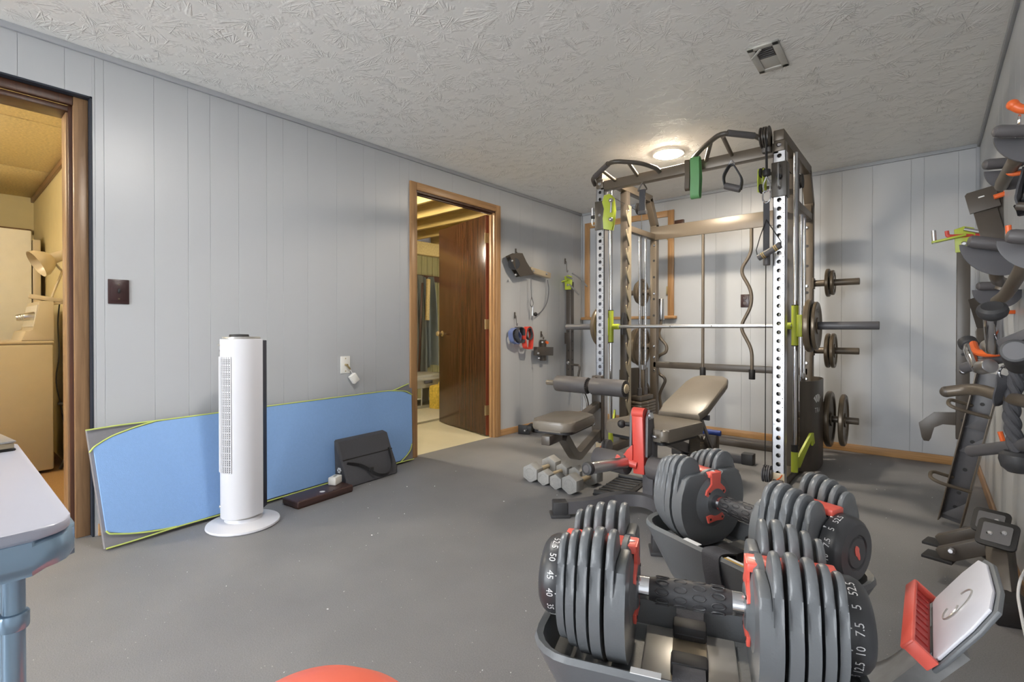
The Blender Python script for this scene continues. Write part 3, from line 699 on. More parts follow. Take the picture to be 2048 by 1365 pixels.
# ---- black seat cushion with carry strap
t = thing('seat_cushion', 'black wedge cushion with carry strap leaning against the blue mat', 'cushion', (-2.82, 1.86, 0))
prf = [(-2.745, .006), (-2.758, .05), (-2.85, .268), (-2.888, .278), (-2.872, .004)]
def wedge(y0, y1):
    mb = MB(); mb.prism([(-p[0], p[1]) for p in prf], (0, (y0+y1)/2, 0), (-1, 0, 0), (0, 0, 1), abs(y1-y0), .016); return mb
wedge(1.63, 2.035).build('body', 'blackcloth', t)
fx = lambda b: V((-2.748, 0, .006)).lerp(V((-2.848, 0, .272)), b)
mb = MB(); mb.tube([fx(.58)+V((.002, 1.64, 0)), fx(.58)+V((.002, 2.03, 0))], .004, 6); mb.build('seam', 'black', t)
s0 = fx(.5)+V((.006, 1.66, 0)); s1 = fx(.62)+V((.006, 2.0, 0))
mb = MB(); mb.ribbon(rounded([s0, fx(.40)+V((.02, 1.76, 0)), fx(.12)+V((.05, 1.83, 0)), fx(.08)+V((.055, 1.92, 0)), fx(.3)+V((.03, 1.99, 0)), s1], .08), (.5, 0, .9), .024, .004); mb.build('strap', 'black', t)
mb = MB(); mb.box(fx(.27)+V((.035, 1.805, 0)), (.012, .034, .028), None, .003); mb.build('buckle', 'black', t)
mb = MB()
for k in range(6):
    a = k*PI/3; mb.cyl(V((-2.822, 1.624, .10))+V((.012*math.cos(a), 0, .012*math.sin(a))), V((-2.822, 1.629, .10))+V((.012*math.cos(a), 0, .012*math.sin(a))), .006, seg=10)
mb.build('emblem', 'print', t)
mb = MB(); mb.tube([(-2.87, 2.03, .25), (-2.87, 2.04, .22), (-2.85, 2.042, .2)], .004, 6); mb.build('zip_pull', 'print', t)
t.rotation_euler = (0, 0, .091); t.location.x += .024

# ---- dark brown padded board lying on the floor
pa, pb = FL(596, 1021), FL(707, 984)
dr = (pb-pa).normalized(); sd = V((-dr.y, dr.x, 0)); ctr = (pa+pb)/2+sd*.075; an = math.atan2(dr.y, dr.x); LB = (pb-pa).length
t = thing('padded_board', 'scuffed dark brown padded board lying on the floor by the blue mat', 'board', (ctr.x, ctr.y, 0))
MB().box((ctr.x, ctr.y, .024), (LB, .15, .036), an, .008, 3).build('cushion', 'leather', t)
MB().box((ctr.x, ctr.y, .004), (LB-.012, .14, .008), an, .002).build('base', 'darkwood', t)
mb = MB(); mb.lathe([(0, 0), (.016, 0), (.01, .0015), (0, .0015)], ctr-sd*.03+V((0, 0, .042)), (0, 0, 1), 9); mb.build('worn_patch', 'print', t)
mb = MB()
for k in range(7): mb.ball(ctr-sd*.06+dr*(LB*(k/6-.5)*.9)+V((0, 0, .0415)), .004, 8)
mb.build('studs', 'leather', t)

# ---- white adapter on the board
ap = ctr+dr*LB*.36+sd*.03+V((0, 0, .042))
t = thing('power_adapter', 'small white box adapter resting on the brown padded board', 'adapter', ap)
MB().box(ap+V((0, 0, .024)), (.075, .05, .046), Matrix.Rotation(an+.4, 4, 'Z'), .005).build('body', 'plate_w', t)
mb = MB(); mb.box(ap+V((.0, 0, .0475)), (.03, .012, .002), an+.4); mb.build('label', 'silver', t)

# ---- outlets and switches
def wallplate(name, c, nx, w, h, mat, label, cat):
    t = thing(name, label, cat, c); n = V(nx); ux = V((-n.y, n.x, 0))
    R = Matrix((ux, n, V((0, 0, 1)))).transposed()
    MB().box(c+n*.003, (w, .007, h), R, .003).build('plate', mat, t); return t, n, ux, R
c = PX(690, 730, XL); t, n, ux, R = wallplate('wall_outlet', c, (1, 0, 0), .07, .115, 'plate_w', 'white wall plate with a dangling adapter on the left wall', 'outlet')
for z in (.042, -.042):
    mb = MB(); mb.cyl(c+n*.006+V((0, 0, z)), c+n*.008+V((0, 0, z)), .004, seg=10); mb.build('screw', 'brass', t)
mb = MB(); mb.cyl(c+n*.006, c+n*.03, .007, seg=12); mb.cyl(c+n*.03+V((0, 0, -.005)), c+n*.034+V((0, .018, -.03)), .006, seg=10); mb.build('plug', 'brass', t)
ac = PX(708, 757, XL+.03)
t = thing('hanging_adapter', 'small white adapter box dangling from the white wall plate', 'adapter', ac)
MB().box(ac, (.032, .05, .06), Matrix.Rotation(.6, 4, 'X'), .005).build('body', 'plate_w', t)
mb = MB(); mb.tube(rounded([c+n*.03+V((0, .01, -.02)), c+n*.03+V((0, .03, -.045)), ac+V((0, -.01, .026))], .02), .0025, 6); mb.build('cord', 'cable', t)
c = PX(237, 584, XL); t, n, ux, R = wallplate('light_switch', c, (1, 0, 0), .082, .118, 'plate_b', 'dark brown toggle light switch on the left wall', 'switch')
MB().box(c+n*.007, (.056, .003, .088), R, .001).build('inset', 'plate_b', t)
MB().box(c+n*.012+V((0, 0, .004)), (.008, .016, .02), R, .002).build('toggle', 'black', t)
for z in (.034, -.034):
    mb = MB(); mb.cyl(c+n*.008+V((0, 0, z)), c+n*.0095+V((0, 0, z)), .004, seg=10); mb.build('screw', 'iron', t)
c = PY(1490, 602, YB); t, n, ux, R = wallplate('wall_outlet', c, (0, -1, 0), .072, .117, 'plate_b', 'dark brown duplex outlet on the back wall behind the curl bar', 'outlet')
for z in (.022, -.022):
    mb = MB(); mb.lathe([(0, 0), (.016, 0), (.016, .002), (0, .002)], c+n*.0065+V((0, 0, z)), n, 16); r_ = mb.build('socket', 'plate_b', t)
    mb = MB()
    for q_ in (-.006, .006): mb.box(c+n*.0092+ux*q_+V((0, 0, z+.003)), (.002, .001, .008), R)
    mb.build('slot', 'beige', r_)
c = PY(1360, 447, YB); solid('wall_block', MB().bx(c.x-.045, c.x+.045, YB-.03, YB, c.z-.03, c.z+.03, .004), 'darkwood', 'small brown block on the back wall beside the window frame', 'bracket', (c.x, YB-.015, c.z))

# ---- table corner at the very front left
TZ = .75
tc_ = FL(130, 1050, TZ); x1, y1_ = tc_.x+.012, tc_.y+.012; x0 = x1-.62; yb = y1_-1.1
t = thing('kitchen_table', 'pale table with blue grey metal edge at the front left corner', 'table', (x1-.3, y1_-.5, 0))
cx, cy = (x0+x1)/2, (yb+y1_)/2; hx, hy = (x1-x0)/2, (y1_-yb)/2
MB().prism(rr_poly(hx-.004, hy-.004, .035), (cx, cy, TZ-.002), (1, 0, 0), (0, 1, 0), .012, .003).build('table_top', 'laminate', t)
mb = MB(); mb.prism(rr_poly(hx, hy, .04), (cx, cy, TZ-.026), (1, 0, 0), (0, 1, 0), .036, .012); mb.build('metal_edge', 'tblmetal', t)
mb = MB(); mb.prism(rr_poly(hx-.12, hy-.12, .04), (cx, cy, TZ-.055), (1, 0, 0), (0, 1, 0), .025, .004); mb.build('apron', 'tblmetal', t)
for sx, sy in ((1, 1), (1, -1), (-1, 1), (-1, -1)):
    lx, ly = cx+sx*(hx-.055), cy+sy*(hy-.05)
    mb = MB(); mb.cyl((lx, ly, 0), (lx, ly, TZ-.05), .010, seg=16); l_ = mb.build('leg', 'tblmetal', t)
    MB().cyl((lx-sx*.024, ly, 0), (lx-sx*.024, ly, TZ-.05), .010, seg=16).build('leg_tube', 'tblmetal', l_)
    mb = MB(); mb.cyl((lx, ly, TZ-.118), (lx, ly, TZ-.098), .0135, seg=18, bev=.003); mb.build('collar', 'tblmetal', l_)
    mb = MB(); mb.tube([(lx, ly, TZ-.11), (lx-sx*.12, ly, TZ-.07)], .005, 8); mb.tube([(lx, ly-sy*.012, TZ-.11), (lx-sx*.02, ly-sy*.14, TZ-.07)], .005, 8); mb.build('brace', 'tblmetal', l_)
nb = FL(-22, 890, TZ+.02)
t = thing('notebook', 'small black-edged booklet lying on the pale table', 'notebook', (nb.x, nb.y-.06, TZ+.004))
MB().box((nb.x-.09, nb.y-.06, TZ+.013), (.2, .16, .010), .12, .002).build('pages', 'beige', t)
MB().box((nb.x-.09, nb.y-.06, TZ+.006), (.204, .164, .004), .12, .002).build('back_cover', 'black', t)
MB().box((nb.x-.09, nb.y-.06, TZ+.02), (.204, .164, .003), .12, .001).build('front_cover', 'silver', t)

# ---- exercise ball at the bottom edge
bp_ = V((-.680, .352, 0)); t = thing('exercise_ball', 'salmon red exercise ball on the floor at the bottom edge', 'ball', bp_)
MB().ball(bp_+V((0, 0, .22)), .22, 64).build('body', 'ball', t)
mb = MB()
for k in (-2, -1, 1, 2): mb.tube([bp_+V((.2203*math.cos(k*.28)*math.cos(a), .2203*math.cos(k*.28)*math.sin(a), .22+.2203*math.sin(k*.28))) for a in [2*PI*i/48 for i in range(48)]], .002, 5, True)
mb.build('ribs', 'ball', t)
MB().cyl(bp_+V((.215, 0, .26)), bp_+V((.224, 0, .262)), .008, seg=12).build('valve_plug', 'print', t)

# ---- left wall: hanging gym gear
def hook(t, p, nx=1, L=.05, mat='bsteel'):
    p = V(p); mb = MB(); mb.tube(rounded([p+V((0, 0, .0)), p+V((nx*.02, 0, -.012)), p+V((nx*.024, 0, -L)), p+V((nx*.035, 0, -L-.004)), p+V((nx*.037, 0, -L+.02))], .01), .0035, 8)
    mb.box(p+V((nx*.004, 0, -.005)), (.008, .016, .06), None, .002); mb.build('hook', mat, t)
X1 = XL+.05
P = lambda u, v, o=.05: PX(u, v, XL+o)
c = P(1050, 535)
t = thing('pulley_bracket', 'dark pulley bracket with beige link and dangling cable on the left wall', 'bracket', (XL, c.y, c.z))
hook(t, P(1031, 503, .003))
mb = MB(); poly = [(1011, 513), (1024, 507), (1036, 508), (1044, 525), (1060, 550), (1040, 553), (1032, 555), (1020, 535)]
pl = [P(u, v, .04) for u, v in poly]
for o in (0, .05):
    A = [mb.bm.verts.new(p+V((o, 0, 0))) for p in pl]; B = [mb.bm.verts.new(p+V((o+.005, 0, 0))) for p in pl]
    mb.bm.faces.new(A[::-1]); mb.bm.faces.new(B)
    for i in range(len(A)): mb.bm.faces.new((A[i], A[(i+1) % len(A)], B[(i+1) % len(A)], B[i]))
mb.build('side_plate', 'bsteel', t)
mb = MB(); mb.cyl(P(1028, 528, .045), P(1028, 528, .085), .055, seg=24); mb.build('pulley_wheel', 'black', t)
mb = MB(); mb.beam(P(1058, 540, .06), P(1098, 552, .06), .05, .055, bev=.006); l_ = mb.build('link', 'beige', t)
for u, v in ((1067, 542), (1093, 548)):
    mb = MB(); bolt(mb, P(u, v, .086), (1, 0, 0), .012, .008); mb.build('bolt', 'chromed', l_)
mb = MB(); bolt(mb, P(1031, 550, .09), (1, 0, 0), .012, .012); bolt(mb, P(1024, 522, .092), (1, 0, 0), .01, .012); mb.build('bolt', 'chromed', t)
mb = MB(); mb.tube(rounded([P(1062, 555), P(1062, 575), P(1063, 594)], .02), .004, 6)
mb.tube(rounded([P(1095, 560), P(1098, 580), P(1095, 605), P(1085, 622), P(1076, 629)], .06), .005, 8); mb.build('cable', 'gsteel', t)
mb = MB(); mb.tube(rounded([P(1063, 594), P(1060, 608), P(1063, 616), P(1067, 608), P(1063, 594)], .02, closed=False), .004, 6); mb.tube([P(1066, 614), P(1065, 632)], .007, 8); mb.build('carabiner', 'chrome', t)
mb = MB(); mb.ball(P(1071, 629), .02, 14); mb.build('cable_stop', 'black', t)
# wrist straps
c = P(1045, 675)
t = thing('lifting_straps', 'red, blue and black lifting straps hanging on the left wall', 'straps', (XL, c.y, c.z)); hook(t, P(1029, 630, .003), L=.1)
def loopstrap(pts, w, mat, name): mb = MB(); mb.ribbon(rounded([P(*p) for p in pts], .03, closed=True), (1, 0, .0), w, .006, True); mb.build(name, mat, t)
loopstrap([(1029, 655, .05), (1020, 664, .05), (1023, 683, .05), (1035, 690, .05), (1040, 672, .05)], .05, 'bluecloth', 'blue_strap')
loopstrap([(1034, 654, .07), (1030, 672, .07), (1040, 688, .07), (1047, 680, .07), (1044, 656, .07)], .06, 'blackcloth', 'black_strap')
loopstrap([(1050, 656, .08), (1047, 675, .08), (1050, 697, .08), (1061, 699, .08), (1063, 668, .08), (1058, 653, .08)], .055, 'redcloth', 'red_strap')
loopstrap([(1054, 658, .10), (1051, 672, .1), (1059, 682, .1), (1065, 672, .1), (1060, 656, .1)], .03, 'blackcloth', 'black_strap')
# small roller bracket
c = P(1085, 695)
t = thing('small_bracket', 'small dark steel bracket with bolts hanging low on the left wall', 'bracket', (XL, c.y, c.z)); hook(t, P(1082, 668, .003))
mb = MB(); mb.beam(P(1086, 680, .04), P(1086, 722, .04), .05, .05, bev=.004); mb.beam(P(1071, 703, .06), P(1103, 703, .06), .05, .085, bev=.004); mb.build('body', 'bsteel', t)
mb = MB(); 
for u, v in ((1084, 685), (1076, 707), (1077, 717)): bolt(mb, P(u, v, .088), (1, 0, 0), .012, .014)
mb.build('bolt', 'chromed', t)
mb = MB(); mb.cyl(P(1091, 684, .05), P(1095, 686, .09), .014, seg=12); mb.build('knob', 'orange', t)
# black hardware on the floor by the left wall
c = FL(1062, 868)
t = thing('roller_bracket', 'black bolted steel bracket lying on the floor by the left wall', 'bracket', c)
mb = MB()
for dx in (-.07, .07): mb.box(c+V((dx*.4, dx, .045)), (.11, .012, .085), .4, .004)
mb.box(c+V((.0, .0, .06)), (.05, .15, .05), .4, .004); mb.build('body', 'black', t)
mb = MB(); mb.cyl(c+V((-.05, .10, .04)), c+V((.0, .26, .04)), .03, seg=16); mb.build('roller', 'gsteel', t)
mb = MB(); mb.cyl(c+V((.02, -.12, .05)), c+V((.0, -.05, .05)), .008, seg=10); bolt(mb, c+V((.06, .07, .03)), (1, -.3, 0), .012, .012); mb.build('bolt', 'chromed', t)

# ---- pale crumbs scattered over the rubber floor
rc_ = random.Random(11); mb = MB()
for k in range(110):
    x, y = rc_.uniform(-2.7, .1), rc_.uniform(.6, 4.5); q_ = rc_.uniform(.001, .0028)
    mb.box((x, y, q_*.5), (q_*rc_.uniform(1, 3), q_, q_), rc_.uniform(0, 3))
cr_ = mb.build('floor_crumbs', 'print'); cr_['kind'] = 'stuff'; tag(cr_, 'tiny pale crumbs scattered over the grey rubber floor', 'debris')

# ================================================================== WEIGHT MACHINE (smith rack with two cable stacks)
LX, RX, FY, SY, BY, CYb = -1.927, -.695, 3.35, 3.73, 4.30, 3.567
MXC = (LX+RX)/2
rk = thing('smith_rack', 'tall dark steel smith machine rack with perforated chrome front posts', 'weight machine', (MXC, 3.8, 0))
def post(x, y, w, d, z0, z1, mat, name='upright', bev=.004):
    return MB().bx(x-w/2, x+w/2, y-d/2, y+d/2, z0, z1, bev).build(name, mat, rk)
for x in (LX, RX):
    # chrome front upright, hollow with real holes
    w, d, z0, z1, n = .068, .06, .02, 2.05, 38
    p = (z1-z0)/n; mb = MB()
    mb.holed((x, FY-d/2, z0), (1, 0, 0), (0, 0, 1), w, p, n, .0135, .004); mb.holed((x, FY+d/2, z0), (-1, 0, 0), (0, 0, 1), w, p, n, .0135, .004)
    mb.bx(x-w/2, x-w/2+.004, FY-d/2, FY+d/2, z0, z1); mb.bx(x+w/2-.004, x+w/2, FY-d/2, FY+d/2, z0, z1)
    u_ = mb.build('upright', 'chromed', rk, recalc=False)
    mb = MB()
    for k in range(9, n-4): mb.cyl((x+w*.33, FY-d/2-.0006, z0+p*(k+.0)), (x+w*.33, FY-d/2+.001, z0+p*(k+.0)), .0038, seg=8)
    mb.build('index_marks', 'gsteel', u_)
    mb = MB()
    for i, k in enumerate(range(n-15, 6, -2)):
        zz = z0+p*k; mb.text(str(13+2*i), lambda a, b, zz=zz: V((x-w*.34+a*.007, FY-d/2-.0012, zz+b*.007)))
    mb.build('numbers', 'gsteel', u_)
    MB().bx(x-.034, x+.034, FY-.031-.001, FY-.028, .04, .10, .0005).build('sticker', 'beige', u_)
    mb = MB(); mb.tube(rounded([(x-.02, FY-.034, .045), (x-.005, FY-.034, .06), (x+.01, FY-.034, .07), (x+.022, FY-.034, .092)], .02), .004, 6); mb.build('sticker_swirl', 'orange', u_)
    sgn = 1 if x > MXC else -1          # outward direction
    post(x, SY, .06, .06, .06, 2.11, 'bsteel'); ru = post(x, BY, .06, .06, .06, 1.93, 'bsteel2')
    MB().bx(x-.03, x+.03, FY-.04, BY+.06, 0, .06, .006).build('base_beam', 'bsteel', rk)
    MB().bx(x-.03, x+.03, FY-.05, 4.2, 2.11, 2.175, .006).build('top_beam', 'bsteel2', rk)
    mb = MB(); mb.beam((x, 4.17, 2.145), (x, 4.315, 1.90), .06, .06, up=(1, 0, 0), bev=.005); mb.build('slant_beam', 'bsteel2', rk)
    MB().bx(x-.03, x+.03, FY-.04, FY+.04, 2.05, 2.115, .005).build('post_cap', 'bsteel2', rk)
    MB().bx(x-.025, x+.025, SY+.03, BY-.03, 1.79, 1.84, .004).build('side_beam', 'bsteel2', rk)
    mb = MB()
    for z in (1.86, 1.74, .72, .6, 1.3, .82): bolt(mb, (x-.012*sgn, BY-.03, z), (0, -1, 0), .012, .008)
    for z in (1.95, 1.74, 1.3, .98, .5): bolt(mb, (x-sgn*.03, SY+.0, z), (-sgn, 0, 0), .012, .008)
    bolt(mb, (x, FY-.04, 2.085), (0, -1, 0), .014, .008); mb.build('bolts', 'chrome', rk)
    mb = MB()
    for z in (1.6, 1.45, 1.25, 1.1): mb.cyl((x-sgn*.008, BY-.0306, z), (x-sgn*.008, BY-.028, z), .011, seg=12)
    mb.build('pin_holes', 'black', ru)
    # saw-tooth catch plate
    poly = [(SY-.03, .25)]
    z = .25
    while z < 1.93:
        poly += [(SY+.0, z+.02), (SY-.05, z+.10), (SY-.058, z+.14), (SY-.048, z+.15), (SY-.04, z+.115), (SY-.02, z+.112), (SY-.005, z+.15)]; z += .155
    poly += [(SY-.03, z+.04), (SY+.03, z+.04), (SY+.03, .25)]
    mb = MB(); mb.prism(poly, (x-sgn*.036, 0, 0), (0, 1, 0), (0, 0, 1), .008, .001); mb.build('catch_plate', 'toothsteel', rk)
    # guide rod, lime carriage and hub
    gx = x+sgn*.042
    MB().cyl((gx, CYb, .06), (gx, CYb, 2.1), .0125, seg=16).build('guide_rod', 'chrome', rk)
    cg = MB().cyl((gx, CYb, .87), (gx, CYb, 1.125), .021, seg=20).build('carriage', 'lime', rk)
    for z in (1.124, .865): MB().cyl((gx, CYb, z), (gx, CYb, z+.006), .021, seg=20).build('end_cap', 'black', cg)
    mb = MB(); mb.box((gx+sgn*.028, CYb, .995), (.03, .05, .14), None, .004); mb.cyl((gx+sgn*.04, CYb, .995), (gx+sgn*.09, CYb, .995), .03, seg=20); mb.cyl((gx-sgn*.02, CYb, .995), (gx-sgn*.075, CYb, .995), .022, seg=16); mb.build('bracket', 'lime', cg)
    hk = MB(); hk.prism([(-.03, -.07), (.025, -.07), (.045, .03), (.03, .10), (-.01, .11), (-.03, .05)], (gx-sgn*.085, CYb+.05, 1.0), (0, 1, 0), (0, 0, 1), .02, .003); hk.build('latch_hook', 'black', cg)
    # bumper and lime safety hook at the foot of the rod
    MB().cyl((gx, CYb, .06), (gx, CYb, .19), .02, seg=18).build('safety_sleeve', 'lime', rk)
    MB().cyl((gx, CYb, .19), (gx, CYb, .235), .021, seg=18).build('bumper', 'black', rk)
    mb = MB(); mb.prism([(0, .13), (.035, .13), (.17, .27), (.20, .27), (.215, .2), (.19, .185), (.178, .22), (.165, .215), (.10, .13), (.05, .06), (0, .06)], (gx-sgn*.0, CYb+.01, .02), (sgn*.35, .94, 0), (0, 0, 1), .014, .002); mb.build('safety_hook', 'lime', rk)
    # weight stack, its rods and the curved shroud
    st = MB().bx(x-.075, x+.075, 3.88, 4.2, .06, .075).build('stack_base', 'bsteel', rk)
    for k in range(11): MB().bx(x-.065, x+.065, 3.90, 4.19, .078+k*.025, .078+k*.025+.0225, .003).build('stack_plate', 'bsteel2', st)
    MB().bx(x-.05, x+.05, 3.93, 4.17, .356, .395, .004).build('stack_head', 'bsteel', st)
    for y in (4.0, 4.115):
        MB().cyl((x, y, .06), (x, y, 1.8), .010, seg=14).build('stack_rod', 'chrome', rk)
        MB().cyl((x, y, .395), (x, y, .46), .02, seg=16).build('rod_sleeve', 'gsteel', st)
    mb = MB(); mb.bx(x-.014, x+.014, 4.045, 4.07, .395, .66, .003); mb.build('selector_bar', 'bsteel2', st)
    mb = MB(); mb.cyl((x, 4.058, .62), (x, 4.058, .66), .02, seg=14); mb.build('cable_clevis', 'chromed', st)
    mb = MB()
    for k in range(11): mb.text(str(10+k*10), lambda a, b, k=k: V((x-sgn*.0655, 4.03-sgn*a*.012*-1, .335-k*.025+b*.012)))
    mb.build('stack_numbers', 'print', st)
    mb = MB(); mb.cyl((x-sgn*.065, 4.06, .215), (x-sgn*.12, 4.06, .215), .008, seg=10); mb.ball((x-sgn*.125, 4.06, .215), .016, 12); mb.build('selector_pin', 'lime', st)
    ox = x+sgn*.035; arc = [V((ox, 3.765, 0)), V((ox+sgn*.055, 3.80, 0)), V((ox+sgn*.085, 3.88, 0)), V((ox+sgn*.09, 4.0, 0)), V((ox+sgn*.085, 4.12, 0)), V((ox+sgn*.055, 4.2, 0)), V((ox, 4.235, 0))]
    arc = rounded(arc, .06, 4)
    mb = MB(); N_ = len(arc)
    def sp(i, z, o): 
        tg = (arc[min(i+1, N_-1)]-arc[max(i-1, 0)]).normalized(); nn = V((tg.y, -tg.x, 0))
        if nn.x*sgn < 0: nn = -nn
        return arc[i]+nn*o+V((0, 0, z))
    for o, zz in ((0, 0), (.004, 1)):
        pass
    A = [[mb.bm.verts.new(sp(i, z, o)) for i in range(N_)] for z, o in ((.02, 0), (.625, 0), (.625, .004), (.02, .004))]
    for r_ in range(4):
        for i in range(N_-1): mb.bm.faces.new((A[r_][i], A[r_][i+1], A[(r_+1) % 4][i+1], A[(r_+1) % 4][i]))
    for i in (0, N_-1): mb.bm.faces.new([A[k][i] for k in range(4)])
    sh_ = mb.build('shroud', 'bsteel', rk)
    if sgn > 0:                       # lettering on the visible shroud: fan emblem and TRA...
        cum = [0]
        for i in range(1, N_): cum.append(cum[-1]+(arc[i]-arc[i-1]).length)
        def onarc(s_, z):
            s_ = max(0, min(cum[-1]-1e-6, s_)); i = max(k for k in range(N_-1) if cum[k] <= s_); f = (s_-cum[i])/(cum[i+1]-cum[i]); return sp(i, z, .0052).lerp(sp(i+1, z, .0052), f)
        mb = MB(); mb.text('TRA', lambda a, b: onarc(.15+a*.032, .425+b*.034)); mb.build('lettering', 'print', sh_)
        mb = MB()
        for k in range(5):
            a0 = PI/2+(k-2)*.36; q_ = [(a0-.14, .025), (a0+.14, .025), (a0+.13, .075), (a0-.13, .075)]
            mb.bm.faces.new([mb.bm.verts.new(onarc(.15+math.cos(a)*-r__, .46+math.sin(a)*r__)) for a, r__ in q_])
        mb.build('emblem', 'print', sh_)
    # storage pegs for plates
    for z in (1.318, .816, .311):
        pg = MB().cyl((x+sgn*.03, BY, z), (x+sgn*.315, BY, z), .0245, seg=20, bev=.004).build('plate_peg', 'bsteel2', rk)
        MB().bx(x+sgn*.028, x+sgn*.036, BY-.035, BY+.035, z-.04, z+.04, .002).build('flange', 'bsteel2', pg)
    # top pulleys
    for z, yy in ((2.02, 3.98),):
        mb = MB(); mb.lathe([(0, -.012), (.05, -.012), (.05, -.006), (.042, 0), (.05, .006), (.05, .012), (0, .012)], (x, yy, z), (1, 0, 0), 24); mb.build('pulley', 'black', rk)
    mb = MB(); mb.tube([(x, 4.03, 2.0), (x, 4.058, .66)], .003, 6); mb.tube([(x, 3.93, 2.0), (x-sgn*.02, FY+.06, 2.02)], .003, 6); mb.build('cable', 'bcable', rk)
    # front low pulley and its vertical cable
    px_ = x-sgn*.062
    mb = MB()
    for k in (-.012, .012): mb.lathe([(0, -.009), (.052, -.009), (.052, -.005), (.044, 0), (.052, .005), (.052, .009), (0, .009)], (px_+k, FY-.03, .085), (1, 0, 0), 26)
    pl_ = mb.build('low_pulley', 'gsteel', rk)
    MB().bx(min(px_, x-sgn*.03), max(px_, x-sgn*.03), FY-.055, FY-.01, .06, .115, .003).build('pulley_bracket', 'bsteel', pl_)
    mb = MB(); mb.tube([(px_, FY-.075, .09), (px_, FY-.075, 1.60 if sgn > 0 else 1.95)], .003, 6); mb.build('cable', 'bcable', rk)
# cross members
MB().bx(LX, RX, FY-.03, FY+.03, 2.035, 2.105, .006).build('front_crossbeam', 'bsteel2', rk)
MB().bx(LX-.02, RX+.02, BY-.045, BY-.03, 1.785, 1.905, .003).build('rear_crossbeam', 'bsteel2', rk)
MB().bx(LX, RX, BY-.03, BY+.02, .625, .68, .005).build('lower_crossbeam', 'bsteel', rk)
MB().bx(LX, RX, BY+.0, BY+.06, 0, .05, .005).build('base_beam', 'bsteel', rk)
# multi-grip pull-up bars
Z2 = 2.13
def grips(pts, br):
    mb = MB(); mb.tube(rounded(pts, .07), .0155, 14); g = mb.build('pull_up_bar', 'bsteel', rk)
    mb = MB(); [mb.tube(b_, .0125, 12) for b_ in br]; mb.build('brace', 'bsteel2', g)
    mb = MB(); mb.tube([V(pts[1]).lerp(V(pts[2]), .15), V(pts[1]).lerp(V(pts[2]), .85)], .0195, 14); mb.build('grip_sleeve', 'foam', g)
grips([(-.775, FY-.03, 2.10), (-.78, 3.22, Z2), (-.95, 3.06, Z2+.02), (-1.12, 3.2, Z2), (-1.215, 3.29, 2.10), (-1.21, FY-.03, 2.08)], [[(-1.03, 3.12, Z2+.01), (-1.13, FY-.03, 2.09)], [(-.95, 3.08, Z2), (-.97, FY-.03, 2.09)]])
grips([(-1.995, 3.36, 2.10), (-1.985, 3.30, Z2), (-1.70, 3.08, Z2+.02), (-1.53, 3.2, Z2), (-1.46, 3.29, 2.10), (-1.45, FY-.03, 2.08)], [[(-1.82, 3.17, Z2), (-1.80, FY-.03, 2.09)], [(-1.60, 3.15, Z2), (-1.62, FY-.03, 2.09)]])
# big top pulley at the front corner, with its hanging cable
mb = MB()
for k in (-.014, .014): mb.lathe([(0, -.011), (.062, -.011), (.062, -.006), (.05, 0), (.062, .006), (.062, .011), (0, .011)], (-.76+k, FY-.08, 2.135), (1, 0, .0), 28)
tp = mb.build('top_pulley', 'bsteel', rk)
MB().bx(-.785, -.735, FY-.07, FY-.02, 2.05, 2.15, .003).build('pulley_bracket', 'bsteel', tp)
mb = MB(); mb.tube([(-.745, FY-.13, 2.12), (-.742, FY-.13, 1.93)], .007, 8); mb.build('cable', 'bcable', rk)
mb = MB(); mb.cyl((-.742, FY-.13, 1.885), (-.742, FY-.13, 1.925), .022, seg=16, bev=.006); mb.build('cable_stop', 'black', rk)
